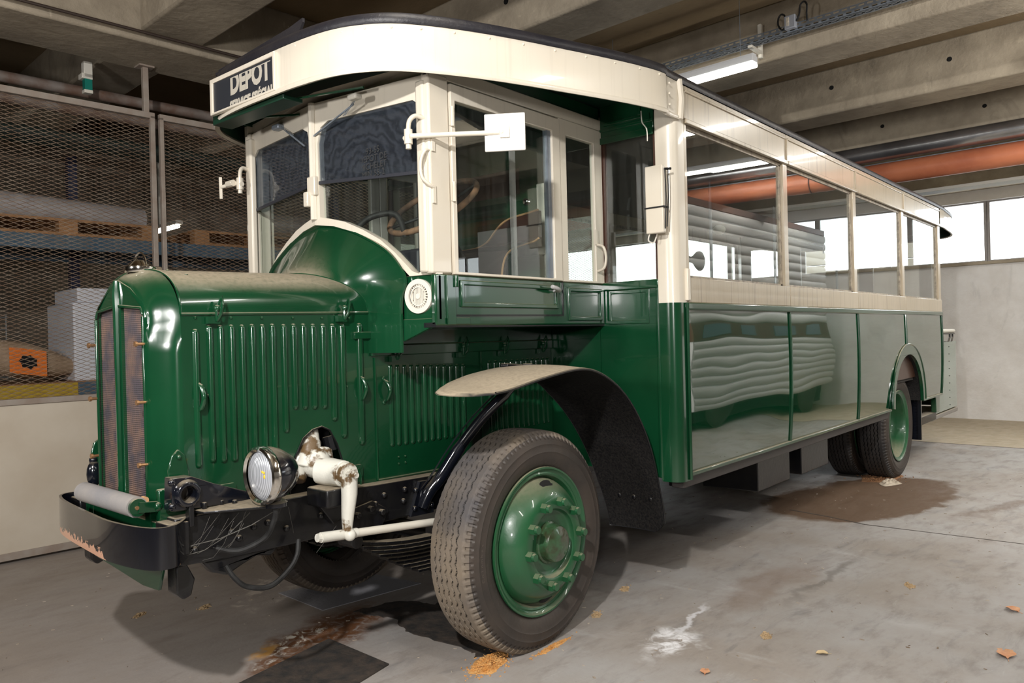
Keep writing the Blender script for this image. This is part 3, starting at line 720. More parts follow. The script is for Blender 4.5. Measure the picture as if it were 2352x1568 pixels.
# wipers
def wiper(a, c, e0, e1):
    b = MB().tube([a, c], .002, 6).tube([(a[0], a[1]-.012, a[2]), (c[0], c[1]-.012, c[2])], .0016, 6)
    b.bar(e0, e1, .004, .007); return b
wiper((2.125,2.664,2.474), (2.15,2.79,2.425), (2.138,2.70,2.455), (2.150,3.02,2.375)).build('wiper', M['steel'], bus)
MB().box(2.10, 2.14, 2.64, 2.70, 2.462, 2.486).build('wiper_motor', M['white'], bus, .008)
wiper((2.18,3.34,2.49), (2.165,3.21,2.42), (2.165,3.26,2.45), (2.150,3.09,2.345)).build('wiper', M['steel'], bus)
MB().box(2.16, 2.20, 3.32, 3.38, 2.475, 2.50).build('wiper_motor', M['steel'], bus, .006)
MB().tube([(2.13,2.62,2.508),(1.98,3.1,2.512)], .006, 6).tube([(2.17,3.15,2.508),(1.99,3.45,2.512)], .006, 6).build('canopy_stay', M['green'], bus)
# mirrors
def pipe_bracket(s):
    f = (lambda p: p) if s > 0 else (lambda p: (p[0], 2*YC-p[1], p[2]))
    b = MB().tube([f(p) for p in curve_pts([(2.235,2.352,2.335),(2.19,2.362,2.345),(2.165,2.375,2.32),(2.16,2.378,2.27)], 6)], .010, 8)
    b.tube([f(p) for p in ((2.16,2.378,2.285),(2.16,2.378,2.225))], .018, 10).tube([f(p) for p in ((2.16,2.378,2.225),(2.16,2.378,2.205))], .012, 8)
    b.tube([f(p) for p in ((2.16,2.40,2.252),(2.16,2.36,2.255))], .012, 8)
    return b
pipe_bracket(1).build('mirror_bracket', M['cream'], bus, 0, 60)
pipe_bracket(-1).tube([(2.16, 3.69, 2.262), (2.12, 3.80, 2.25)], .010, 8).build('mirror_bracket', M['cream'], bus, 0, 60)
MB().bar((2.112,3.79,2.30),(2.125,3.81,2.19),.016,.008).cyl((2.135,3.70,2.26),(2.135,3.76,2.26),.018,8).build('bare_mirror_arm', M['cream'], bus, .002)
MB().tube([(2.16,2.37,2.257),(2.40,2.085,2.262)], .011, 8).ball((2.405,2.08,2.262),.017,6).build('mirror_arm', M['cream'], bus, 0, 60)
n_ = V(-.80,-.55,0).normalized(); uu = V(n_.y, -n_.x, 0).normalized()
if uu.x < 0: uu = -uu
mc = V(2.405,2.065,2.262)-n_*.010
MB().obox(mc+V(0,0,0), uu, n_, V(0,0,1), .084, .006, .077).build('mirror_plate', mat('bright_white_paint', (.74,.72,.68), .4), bus, .004)
MB().obox(mc+n_*.010, uu, n_, V(0,0,1), .020, .005, .024).build('mirror_boss', M['white'], bus, .002)
MB().tube(curve_pts([(2.24,CY+.01,2.205),(2.20,CY+.0,2.195),(2.185,CY+.01,2.15),(2.19,CY+.01,2.09),(2.215,CY-.004,2.06),(2.24,CY-.006,2.05)], 6), .007, 8).box(2.235,2.25,CY-.010,CY,1.985,2.06).box(2.235,2.25,CY-.010,CY,2.20,2.27).build('grab_handle', M['cream'], bus, 0, 60)
# semaphore indicator on the front corner
MB().box(3.405, 3.435, 1.905, 2.005, 1.92, 2.258).build('semaphore_indicator', M['cream'], bus, .006)
MB().tube([(3.415,1.900,1.94),(3.425,1.897,2.1),(3.42,1.898,2.24)], .003, 6).tube([(3.43,1.898,1.95),(3.438,1.892,2.1),(3.445,1.894,2.235)], .003, 6).box(3.40,3.45,1.897,2.008,2.045,2.052).tube([(3.42,1.9,2.235),(3.45,1.88,2.238)],.006,6).build('indicator_wiring', M['cableblk'], bus)
MB().tube(curve_pts([(3.42,1.99,1.925),(3.42,2.0,1.89),(3.44,1.98,1.88),(3.46,1.97,1.93)], 5), .004, 6).build('indicator_lead', M['white'], bus)
MB().tube(curve_pts([(3.43,2.03,2.55),(3.42,2.02,2.49),(3.42,1.995,2.45),(3.425,1.995,2.39)], 5), .003, 6).build('indicator_lead', M['white'], bus)
# ---- chassis
ylo, yhi = 2.63, 2.70
def rail():
    P = [(1.262,.655),(1.262,.822),(1.9,.812),(2.16,.797),(3.5,.760),(9.2,.76),(9.2,.62),(3.0,.61),(2.45,.625),(1.70,.632),(1.45,.640)]
    b = MB().plate(P, [], lambda u, v, w: (u, ylo+w, v), yhi-ylo); return b
both(rail, 'chassis_rail', M['black'], .006)
for x, z in ((1.50,.705),(1.47,.735),(1.56,.735),(1.62,.738),(1.70,.70),(1.33,.70),(1.86,.72),(1.92,.72),(2.14,.715),(2.19,.745),(2.31,.75),(2.30,.70),(2.42,.69)): MB().ball((x, ylo-.002, z), .013, 6).build('chassis_rivet', M['black'], bus)
both(lambda: MB().plate([(1.99,.63),(2.17,.62),(2.21,.68),(2.12,.735),(1.99,.715)], [], lambda u, v, w: (u, ylo-.012+w, v), .012).cyl((2.03,ylo-.01,.69),(2.03,ylo-.035,.69),.014,6).cyl((2.10,ylo-.01,.705),(2.10,ylo-.035,.705),.014,6).cyl((2.16,ylo-.01,.68),(2.16,ylo-.035,.68),.014,6), 'frame_bracket', M['black'], .003)
both(lambda: MB().plate([(1.262,.66),(1.30,.66),(1.33,.60),(1.315,.545),(1.285,.535),(1.262,.56)], [], lambda u, v, w: (u, ylo+w, v), .07), 'spring_hanger', M['black'], .006)
both(lambda: MB().plate([(1.36,.65),(1.68,.64),(1.64,.605),(1.58,.62),(1.52,.60),(1.46,.575),(1.40,.60)], [], lambda u, v, w: (u, ylo+.01+w, v), .05), 'frame_gusset', M['black'], .01)
def spring(y):
    b = MB()
    for k in range(9):
        L = .52-.045*k; z0 = .50-.018*k
        P = [(2.55+L*u*1.0, y, z0+.07*(u*u)*(L/.52)**2) for u in [i/6 for i in range(-6, 7)]]
        for a, c in zip(P, P[1:]): b.bar(a, c, .06, .011)
    b.cyl((2.03,y-.05,.578),(2.03,y+.05,.578),.03,12).box(2.50,2.60,y-.04,y+.04,.33,.56)
    b.tube([(2.03,y,.578),(2.0,y,.66)],.02,8)
    return b
both(lambda: spring(2.665), 'leaf_spring', M['black'], .001)
MB().tube([(2.75, 2.40, .45), (2.75, 2.6, .42), (2.75, 3.46, .42), (2.75, 3.66, .45)], .045, 12).build('front_axle', M['black'], bus)
MB().tube([(7.97, 2.2, .48), (7.97, 2.8, .48), (7.97, 2.9, .48), (7.97, 3.16, .48), (7.97, 3.26, .48), (7.97, 3.86, .48)], [.07,.08,.17,.17,.08,.07], 14).build('rear_axle', M['black'], bus)
# bumper
def bump():
    P = curve_pts([(1.29,2.625,0),(1.25,2.578,0),(1.21,2.548,0),(1.168,2.556,0),(1.138,2.63,0),(1.122,2.75,0),(1.120,2.85,0),(1.129,2.97,0),(1.146,3.169,0),(1.160,3.30,0),(1.177,3.40,0),(1.200,3.47,0),(1.235,3.495,0),(1.27,3.478,0),(1.30,3.435,0)], 6)
    rows = []
    for i, p in enumerate(P):
        t = (P[min(i+1,len(P)-1)]-P[max(i-1,0)]).normalized(); n = V(-t.y, t.x, 0)*-1
        q = p-n*.0; rows.append([(p.x+n.x*.0, p.y, .688), (p.x+n.x*.004, p.y+n.y*.004, .682), (p.x-n.x*.010, p.y-n.y*.010, .682), (p.x-n.x*.010, p.y-n.y*.010, .822), (p.x, p.y, .822)])
    return MB().grid(rows, cv=True)
bm_ = mat('chipped_bumper_paint', (.003,.0035,.006), .22, coat=.5, spec=.3, dust=.6)
def chip(m):
    nt = m.node_tree; n = nt.nodes; l = nt.links; b = n['Principled BSDF']
    src = b.inputs['Base Color'].links[0].from_socket
    tc = n.new('ShaderNodeTexCoord'); sp = n.new('ShaderNodeSeparateXYZ'); l.new(tc.outputs['Object'], sp.inputs[0])
    nz = n.new('ShaderNodeTexNoise'); nz.inputs['Scale'].default_value = 45; nz.inputs['Detail'].default_value = 6; l.new(tc.outputs['Object'], nz.inputs['Vector'])
    def mr(o, a, c, lo, hi):
        r = n.new('ShaderNodeMapRange'); r.inputs[1].default_value = a; r.inputs[2].default_value = c; r.inputs[3].default_value = lo; r.inputs[4].default_value = hi; l.new(o, r.inputs[0]); return r.outputs[0]
    def mth(op, a, c):
        x = n.new('ShaderNodeMath'); x.operation = op
        for i, q in enumerate((a, c)):
            if isinstance(q, float): x.inputs[i].default_value = q
            else: l.new(q, x.inputs[i])
        return x.outputs[0]
    low = mr(sp.outputs['Z'], .684, .732, .48, -.25)                      # chips along the bottom edge
    side = mr(sp.outputs['Y'], -.22, -.16, -.6, 0)
    v = mth('ADD', mth('ADD', low, side), mr(nz.outputs['Fac'], .3, .7, -.25, .3))
    f = mr(v, .12, .18, 0, 1)
    x = n.new('ShaderNodeMix'); x.data_type = 'RGBA'; l.new(f, x.inputs[0]); l.new(src, x.inputs[6]); x.inputs[7].default_value = (.48,.27,.18,1)
    l.new(x.outputs[2], b.inputs['Base Color']); l.new(mth('SUBTRACT', .8, f), b.inputs['Coat Weight'])
chip(bm_)
bo = bump().build('front_bumper', bm_, bus, 0, 50)
MB().cyl((1.134,3.085,.778),(1.146,3.085,.778),.015,16).build('tow_hole', M['tan'], bo)
both(lambda: MB().box(1.225,1.30,2.60,2.70,.695,.812), 'bumper_bracket', M['black'], .006)
# front undertray, roller blind in front of the radiator
MB().plate([(-.30,.66),(-.22,.60),(.20,.56),(.32,.565),(.36,.66)], [], lambda u, v, w: (1.235+w, YC-u, v), .012).box(1.24,1.34,2.72,3.34,.63,.80).build('undertray', M['green'], bus, .003)
rl = MB().tube([(1.165,3.15,.876),(1.165,2.70,.872)], .036, 20).build('rolled_blind', M['greycan'], bus, 0, 40)
MB().tube([(1.165,2.70,.872),(1.165,2.688,.872)], .030, 16).bar((1.165,2.69,.872),(1.235,2.70,.862),.014,.035).ball((1.235,2.70,.862),.018,6).build('blind_bracket', M['green'], rl)
MB().tube([(1.195,2.702,.890),(1.195,2.722,.890)], .013, 12).build('blind_end', M['tan'], rl)
MB().cyl((1.16,2.684,.872),(1.16,2.692,.872),.007,8).build('bracket_bolt', M['brass'], rl)
MB().box(1.235,1.345,2.69,2.715,.79,.92).build('shell_foot', M['green'], bus, .006)
both(lambda: MB().box(1.235, 1.30, 2.76, 2.80, .76, .86), 'radiator_mount', M['green'], .004)
# starting-handle bracket casting on the near side, lamp plate, headlamp
def cast():
    b = MB()
    ci = lambda c, r, n=24: [(c[0]+r*math.cos(2*PI*k/n), c[1]+r*math.sin(2*PI*k/n)) for k in range(n)]
    b.plate([(1.245,.852),(1.62,.835),(1.60,.848),(1.40,.925),(1.32,.962),(1.25,.965)], [ci((1.30,.905),.026)], lambda u, v, w: (u, 2.615+w, v), .06)
    b.lathe([(0,.026),(-.018,.028),(-.022,.034),(-.018,.044),(0,.050),(.02,.052)], (1.30,2.615,.905), (0,1,0), 28)
    b.ball((1.252,2.625,.95),.014,6).ball((1.252,2.625,.868),.014,6)
    return b
cast().build('bearing_bracket', M['black_gloss'], bus, .006)
MB().cyl((1.30,2.66,.905),(1.30,2.664,.905),.028,20).build('bearing_hole', M['greycan'], bus)
mirb(MB().ball((1.285,2.695,.905),.05,8,(.6,.5,1.1)).ball((1.285,2.69,.96),.017,6).ball((1.285,2.69,.85),.017,6)).build('bearing_bracket', M['black_gloss'], bus)
def lplate():
    b = MB().plate([(1.325,2.625),(1.62,2.61),(1.62,2.50),(1.55,2.455),(1.50,2.46),(1.335,2.57)], [], lambda u, v, w: (u, v, .832+w+(u-1.33)*.01), .010)
    b.cyl((1.36,2.61,.84),(1.36,2.61,.865),.010,6).cyl((1.43,2.62,.84),(1.43,2.62,.86),.010,6).cyl((1.47,2.60,.84),(1.47,2.60,.855),.010,6).cyl((1.55,2.60,.84),(1.55,2.60,.862),.014,6)
    b.box(1.300,1.318,2.60,2.632,.79,.87)
    return b
lplate().build('lamp_plate', M['black'], bus, .003)
HC = V(1.492, 2.468, .952)
hl = MB().lathe([(.0,.086),(-.008,.094),(-.004,.103),(.010,.106),(.022,.104),(.030,.098)], HC, (1,0,0), 40).build('headlamp_rim', M['chrome'], bus, 0, 40)
MB().lathe([(.012,.090),(.004,.080),(-.006,.055),(-.012,.03),(-.014,.0)], HC, (1,0,0), 40).build('headlamp_lens', M['lens'], hl, 0, 60)
MB().lathe([(.026,.100),(.05,.098),(.08,.088),(.115,.066),(.140,.042),(.150,.02),(.153,0)], HC, (1,0,0), 40).build('headlamp_bowl', M['black_gloss'], hl, 0, 60)
b = MB()
for k in range(3): b.ball(HC+V(-.009,-.025-.010*k,.020-.002*k), .005, 5, (.5,1,1)).ball(HC+V(-.008,-.025-.010*k,.002), .005, 5, (.5,1,1.6))
b.build('bulb_reflection_tint', M['yellow'], hl)  # coloured beads on the lens stand for the reflection of the bulb
bpy.data.objects['bulb_reflection_tint'].name = 'bulb_reflection'
MB().tube([HC+V(.06,0,-.09), HC+V(.06,.0,-.125)], .022, 10).lathe([(0,.0),(0,.045),(.014,.045),(.02,.03),(.02,0)], HC+V(.06,0,-.118), (0,0,1), 16).build('headlamp_stem', M['black_gloss'], bus)
MB().tube(curve_pts([HC+V(.05,-.02,-.12), (1.545,2.46,.79), (1.53,2.50,.72), (1.46,2.56,.68), (1.40,2.61,.695)], 7), .011, 8).build('lamp_cable', M['cableblk'], bus)
MB().tube(curve_pts([(1.44,2.62,.62),(1.46,2.60,.575),(1.50,2.58,.535),(1.58,2.56,.52),(1.66,2.56,.56),(1.70,2.56,.61),(1.72,2.58,.66)], 7), .010, 8).build('loose_cable', M['cableblk'], bus)
# steering box, drop arm, drag link
b = MB().tube(curve_pts([(1.90,2.76,1.05),(1.885,2.73,1.0),(1.86,2.71,.94),(1.835,2.70,.90)], 5), [.042]*5+[.048]*5+[.052]*6, 16)
b.tube([(1.84,2.74,.94),(1.80,2.72,.862)], [.056,.044], 16)
b.ball((1.88,2.68,.925), .062, 10, (1,.9,1)).cyl((1.93,2.72,.96),(1.92,2.70,.93),.05,14)
b.tube([(1.86,2.64,.90),(1.88,2.60,.898),(1.888,2.505,.896)], [.050,.056,.052], 20)
b.build('steering_box', M['white_worn'], bus, .004)
MB().tube([(1.905,2.775,1.085),(1.898,2.765,1.04)], .040, 16).tube([(1.99,2.74,1.02),(2.0,2.73,.96)], .03, 10).build('steering_box_neck', M['black'], bus)
MB().box(1.80,1.94,2.50,2.64,.77,.845).build('steering_box_foot', M['black'], bus, .01)
MB().plate([(1.80,.815),(1.96,.81),(1.96,.70),(1.90,.68)], [], lambda u, v, w: (u, 2.60+w, v), .03).build('steering_box_bracket', M['black'], bus, .004)
b = MB().lathe([(0,.0),(0,.042),(.012,.046),(.030,.046),(.036,.040),(.036,0)], (1.892,2.475,.896), (0,1,0), 24)
b.cyl((1.892,2.475,.896),(1.892,2.447,.896),.026,6).cyl((1.892,2.45,.896),(1.892,2.43,.896),.013,12)
b.tube([(1.892,2.480,.885),(1.885,2.472,.82),(1.870,2.466,.74),(1.862,2.462,.678)], [.034,.032,.025,.019], 12)
b.build('drop_arm', M['white_worn'], bus, .003)
b = MB().tube([(1.74,2.465,.680),(1.865,2.465,.668),(1.91,2.465,.664)], [.020,.020,.019], 12).ball((1.862,2.445,.668),.024,8).tube([(1.742,2.465,.680),(1.725,2.465,.682)],.016,10)
b.build('drag_link_joint', M['white_worn'], bus)
MB().tube([(1.90,2.465,.664),(2.65,2.50,.585)], .0165, 14).build('drag_link', M['white'], bus)
# ---- wheels
RT = .505
def tyre_mesh(hi=True):
    prof = [(.035,.325),(.022,.340),(.008,.362),(.001,.392),(.0,.402),(-.002,.405),(.0,.409),(.001,.425),(.003,.436),(.001,.440),(.004,.445),(.010,.458)]
    NS = 9; 
    for k in range(NS): s = k/(NS-1); prof.append((lerp(.011,.040,s), lerp(.461,.4985,s**.8)))
    tr = [.044+.182*k/89 for k in range(90)]
    prof2 = [(a, .5005+.0045*(1-((a-.135)/.091)**2)) for a in tr]
    half_ = [(.27-a, r) for a, r in reversed(prof)]
    full = prof+prof2+half_
    NTH = 720 if hi else 240
    GR = (.074, .104, .135, .166, .196)
    cols = []
    for j in range(NTH):
        th = 2*PI*j/NTH; ph = (j*64/NTH) % 1.0; tw = abs(ph*2-1)*2-1   # triangle wave
        ph2 = (j*96/NTH) % 1.0; col = []
        for i, (a, r) in enumerate(full):
            rr = r; aa = a
            if .044 <= a <= .226:
                for g in GR:
                    d = abs(a-(g+.0045*tw))
                    if d < .0036: rr -= .010*min(1, (.0036-d)/.0010)
            d_edge = min(a, .27-a)
            if .012 < d_edge < .043 and ph2 < .38: rr -= .006*math.sin(PI*min(1, (d_edge-.010)/.036)); aa += .005*(1 if a < .13 else -1)*(1 if d_edge < .035 else 0)
            if rr > .30 and math.cos(th) > .985 and False: pass
            # slight flat where the tyre stands
            z = math.cos(th)*rr; x = math.sin(th)*rr
            if z < -.488: z = -.488-(abs(z)-.488)*.15
            col.append((x, aa, z))
        cols.append(col)
    return MB().grid(cols, cu=True, flip=False), len(full), len(prof), len(prof)+90
def make_wheel(front):
    root = bpy.data.objects.new('front_wheel' if front else 'rear_wheel', None); C.objects.link(root)
    mb, nf, a0, a1 = tyre_mesh(True)
    t = mb.build('tyre', [M['rubber'], M['tread'] if front else M['tread_dark'], M['hole']], None, 0, 40)
    nc = nf-1
    for p in t.data.polygons:
        j = p.index % nc
        p.material_index = 1 if a0-6 <= j <= a1+5 else 0
        if a0+1 <= j <= a1-2:
            c_ = p.center; rr = math.hypot(c_.x, c_.z)
            if rr < .4975 and c_.z > -.47: p.material_index = 2
    t.parent = root
    def P(mb, name, m, bev=0, sm=40, par=None):
        o = mb.build(name, m, None, bev, sm); o.parent = par or root; return o
    if front:
        rim_ = P(MB().lathe([(.05,.322),(.030,.330),(.018,.337),(.010,.335),(.010,.327),(.020,.319),(.024,.312),(.020,.305),(.024,.297),(.045,.288),(.07,.275),(.12,.27)], (0,0,0), (0,1,0), 72), 'rim', M['green_wheel'])
        P(MB().lathe([(.055,.286),(.035,.281),(.008,.268),(-.022,.245),(-.042,.222),(-.052,.206),(-.055,.195),(-.055,.160),(-.051,.154),(-.032,.150),(-.024,.140),(-.022,.11),(-.02,.05)], (0,0,0), (0,1,0), 72), 'wheel_disc', M['green_wheel'])
        hub_ = P(MB().lathe([(-.015,.098),(-.030,.094),(-.034,.086),(-.068,.082),(-.076,.078),(-.078,.068),(-.084,.055),(-.090,.025),(-.091,0)], (0,0,0), (0,1,0), 36), 'hub', mat('oily_hub', (.035,.10,.045), .25, coat=.6, col2=(.03,.022,.008), ns=16, bump=.2))
        for k in range(10):
            a = 2*PI*(k+.35)/10; c_ = V(.186*math.sin(a), 0, .186*math.cos(a))
            P(MB().tube([c_+V(0,-.050,0), c_+V(0,-.082,0)], .0235, 6).tube([c_+V(0,-.080,0), c_+V(0,-.094,0)], [.0185,.0165], 12), 'wheel_nut', M['green_wheel'], 0, 30)
        for a0_ in (-.22, 2.9):
            pts = []
            rows = []
            for k in range(9):
                a = a0_+.34*(k/8-.5)+.28; e = math.sin(PI*k/8)**.5*.018+.001
                rows.append([(r*math.sin(a), yy, r*math.cos(a)) for r, yy in ((.262-e, -.003-e*.9), (.262, -.004), (.262+e*.8, .006))])
            P(MB().grid(rows), 'hand_hole', M['hole'], 0, 60, rim_)
    else:
        rim_ = P(MB().lathe([(.05,.322),(.030,.330),(.018,.337),(.010,.335),(.010,.327),(.020,.319),(.028,.300),(.05,.292),(.12,.288),(.19,.275),(.215,.25)], (0,0,0), (0,1,0), 72), 'rim', M['green_wheel'])
        P(MB().lathe([(.20,.27),(.21,.25),(.200,.20),(.180,.15),(.13,.10),(.13,.05),(.10,.045),(.10,0)], (0,0,0), (0,1,0), 48), 'wheel_disc', M['green_wheel'])
        for k in range(10):
            a = 2*PI*(k+.35)/10; c_ = V(.225*math.sin(a), .208, .225*math.cos(a))
            P(MB().tube([c_, c_+V(0,-.02,0)], .010, 6), 'wheel_nut', M['black'], 0, 30)
    return root
def copy_tree(o, parent=None):
    c = o.copy(); C.objects.link(c)
    if parent is not None: c.parent = parent
    for ch in o.children: copy_tree(ch, c)
    return c
def place(w, x, y, flip=False):
    w.parent = bus; w.location = (x-5.6, y-YC, .488)
    if flip: w.rotation_euler = (0, 0, PI)
fw = make_wheel(True); fw2 = copy_tree(fw)
place(fw, 2.755, 2.185); place(fw2, 2.755, 2*YC-2.185, True)
rw = make_wheel(False); r2 = copy_tree(rw); r3 = copy_tree(rw); r4 = copy_tree(rw)
place(rw, 7.97, 1.975); place(r2, 7.97, 2.285); place(r3, 7.97, 2*YC-1.975, True); place(r4, 7.97, 2*YC-2.285, True)
fw.rotation_euler = (0, 0, 0)
# raised word on the front tyre wall
def arc_text(txt, r, a0, size, par):
    for i, ch in enumerate(txt):
        a = a0+i*size*.80/r
        cx, cz = r*math.sin(a), r*math.cos(a)
        mp = lambda u, v, w: (cx+u*math.cos(a)+v*math.sin(a), -.0015, cz-u*math.sin(a)+v*math.cos(a))
        mb = text_mb(ch, size, mp)
        yield mb
acc = MB()
for mb in arc_text('Colombes', .415, -1.75, .026, fw): acc.add(mb.v, mb.f)
acc.v = [Vector((v.x, .0005, v.z)) for v in acc.v]
o = acc.build('raised_lettering', mat('tyre_lettering', (.10,.085,.07), .6), None, 0, 0); o.parent = fw
# ---- front mudguards
FP = curve_pts([(1.93,0,1.212),(2.104,0,1.208),(2.304,0,1.213),(2.556,0,1.251),(2.808,0,1.276),(2.979,0,1.248),(3.161,0,1.154),(3.313,0,1.004),(3.425,0,.816),(3.500,0,.603),(3.530,0,.49),(3.540,0,.385)], 8)
FL = [0]
for a, c in zip(FP, FP[1:]): FL.append(FL[-1]+(c-a).length)
def fat(s):
    for k in range(len(FP)-1):
        if s <= FL[k+1]: q = (s-FL[k])/(FL[k+1]-FL[k]); return FP[k].lerp(FP[k+1], max(0, q)), (FP[k+1]-FP[k]).normalized()
    return FP[-1], (FP[-1]-FP[-2]).normalized()
FST = [(2.01,2.25),(2.03,2.12),(2.08,2.062),(2.13,2.05),(2.20,2.10),(2.29,2.20),(2.40,2.35),(2.46,2.55),(2.48,2.70)]
def xstart(y):
    for (a, xa), (c, xc) in zip(FST, FST[1:]):
        if y <= c+1e-6: return lerp(xa, xc, (y-a)/(c-a))
    return FST[-1][1]
def fender(off, inner=False):
    rows = []; NU = 25; NR = 90; us = [.5-.5*math.cos(PI*k/(NU-1)) for k in range(NU)]
    for i in range(NR):
        r_ = []
        for k, u in enumerate(us):
            y0 = lerp(2.01, 2.48, u); x0 = xstart(y0); s0 = x0-1.93
            fe = max(0, (u-.5)); re = FL[-1]-max(0, .10-u*.5)**2*6
            s = lerp(s0, re, i/(NR-1)); p, t = fat(s); nm = V(t.z, 0, -t.x)
            yi = lerp(2.48, 2.35, max(0, min(1, (s-1.3)/.8))); y = lerp(2.01, yi, u)
            w = yi-2.01; edge = min(u*w, (1-u)*w, (s-s0)*.9+.0, FL[-1]-s); d = 0
            if edge < .010: d = .012*(1-edge/.010)
            if .028 < edge < .050: d = .007*math.sin(PI*(edge-.028)/.022)
            d += -.014*math.sin(PI*u)
            if inner: d = -.014*math.sin(PI*u)+.002
            q = p+nm*(d+off); q.y = y+((.004 if k == 0 else -.004 if k == NU-1 else 0) if inner else 0)
            r_.append(tuple(q))
        rows.append(r_)
    return MB().grid(rows)
both(lambda: fender(0), 'mudguard', M['fender'], 0, 60)
both(lambda: fender(.008, True), 'mudguard_lining', M['fender_in'], 0, 60)
both(lambda: MB().tube([(p.x, 2.012, p.z-.006) for p in FP[14:-5]], .006, 6), 'mudguard_edge', M['black'])
both(lambda: MB().ball((3.512,2.08,.560),.012,6,(.5,1,1)).ball((3.512,2.18,.560),.012,6,(.5,1,1)).ball((3.512,2.27,.560),.012,6,(.5,1,1)), 'mudguard_bolt', M['black'])
both(lambda: MB().bar((2.86,2.50,1.283),(3.12,2.50,1.262),.05,.02).bar((2.80,2.30,1.288),(3.06,2.50,1.272),.05,.015), 'mudguard_bracket', M['black'], .006)
def strut():
    P = curve_pts([(2.40,2.615,.655),(2.43,2.60,.72),(2.485,2.57,.79),(2.55,2.50,.93),(2.62,2.42,1.06),(2.70,2.34,1.17),(2.74,2.30,1.235)], 6)
    b = MB().tube(P, [.030]*6+[.030]*12+[.026]*12+[.022]*(len(P)-30), 12)
    for a, c in zip(P, P[1:]): b.bar(V(a.x-.045,a.y+.03,a.z), V(c.x-.045,c.y+.03,c.z), .03, .006)
    b.plate([(2.33,.625),(2.47,.62),(2.48,.77),(2.39,.775)], [], lambda u, v, w: (u, 2.612+w, v), .018)
    for x, z in ((2.36,.74),(2.35,.66),(2.44,.75),(2.455,.66)): b.ball((x, 2.61, z), .012, 6)
    return b
both(strut, 'mudguard_strut', M['black_gloss'], 0, 50)
# ---- boxes, flaps and rear platform
both(lambda: MB().box(4.93, 5.49, 2.10, 2.5, .355, .68), 'tool_box', M['black'], .006)
both(lambda: MB().box(5.72, 6.30, 2.10, 2.5, .350, .68), 'battery_box', M['black'], .006)
both(lambda: MB().box(3.60, 4.0, 1.93, 2.02, .62, .665), 'step_bracket', M['black'], .006)
both(lambda: MB().plate([(1.93,.285),(2.26,.285),(2.26,.98),(1.93,1.02)], [], lambda u, v, w: (8.545+w, u, v), .012).box(8.53,8.56,1.925,1.96,.29,1.0).ball((8.54,1.945,.62),.01,4).ball((8.54,1.945,.55),.01,4).ball((8.54,1.945,.47),.01,4), 'rear_mudflap', M['black_gloss'], .002)
both(lambda: MB().plate([(9.22,.50),(9.37,.50),(9.40,.69),(9.20,.69)], [], lambda u, v, w: (u, 1.93+w, v), .05), 'rear_bracket', M['green'], .006)
both(lambda: MB().box(8.6, 9.3, 1.95, 2.05, .42, .50), 'rear_spring', M['black'], .004)
MB().box(9.30, 10.62, 1.99, YF-.10, .395, .44).build('rear_platform', mat('platform_board', (.26,.24,.22), .7, dust=.8), bus, .006)
both(lambda: MB().box(9.35, 10.60, 1.995, 2.012, .455, 1.235).box(9.35,10.60,1.988,2.0,1.215,1.24), 'platform_side', mat('platform_panel_paint', (.10,.19,.15), .12, coat=1.0, wave=.012), .003)
MB().box(10.58, 10.60, 2.0, YF-.10, .455, 1.235).build('platform_end', M['green_flat'], bus)
both(lambda: MB().tube([(9.35,1.99,1.365),(10.45,1.99,1.365),(10.58,2.04,1.365),(10.61,2.2,1.365)], .022, 8), 'platform_handrail', M['white'])
both(lambda: MB().tube([(10.28,1.995,1.35),(10.28,1.995,1.29),(10.22,2.0,1.235)], .010, 6).tube([(10.56,2.02,1.35),(10.56,2.02,1.29),(10.50,2.02,1.235)], .010, 6).tube([(9.4,1.99,1.335),(10.5,1.99,1.335)], .009, 6), 'handrail_stay', M['black'])
b = MB()
for k in range(9): b.ball((10.22, 1.994, .5+.085*k), .006, 4)
b.build('platform_rivet', M['black'], bus)
MB().tube([(10.62,2.02,.455),(10.62,2.02,2.5)], .014, 8)
# saloon interior
MB().box(3.56, 9.25, 1.96, YF-.07, .90, .93).build('saloon_floor', M['cfloor'], bus)
both(lambda: MB().box(3.56, 9.30, 1.935, 1.945, .93, ZS-.01), 'inner_side_panel', M['maroon'])
MB().plate([(1.96,.93),(4.10,.93),(4.10,2.6),(1.96,2.6)], [[(2.08,1.62),(2.55,1.62),(2.55,2.42),(2.08,2.42)],[(2.70,.95),(3.36,.95),(3.36,2.42),(2.70,2.42)],[(3.51,1.62),(3.98,1.62),(3.98,2.42),(3.51,2.42)]], lambda u, v, w: (9.27+w, u, v), .03).build('rear_bulkhead', M['maroon'], bus)
b = MB()
for x, y in ((4.30,2.42),(5.6,2.72),(7.2,2.85),(8.5,2.7)):
    b.tube([(x, y, .93), (x, y, 2.60)], .013, 8)
b.build('stanchion', M['steel'], bus)
MB().tube([(5.6,2.72,2.28),(5.9,2.72,2.30),(8.6,2.85,2.31)], .010, 8).build('overhead_rail', M['steel'], bus)
MB().ball((5.75,2.72,2.23), .05, 8, (1,1,.8)).build('ceiling_lamp', M['white'], bus)
for k in range(5):
    x = 4.35+.95*k
    for yy in (2.0, 3.42):
        MB().box(x, x+.42, yy, yy+.60, 1.28, 1.38).box(x+.38, x+.46, yy, yy+.60, 1.30, 1.66).build('passenger_seat', M['leather'], bus, .02)
text_mb('2371', .125, lambda u, v, w: (9.262-w, 3.00-u, 2.31+v), mirror=True, bold=.004, sx=.9).build('running_number', M['white_letter'], bus, 0, 0)
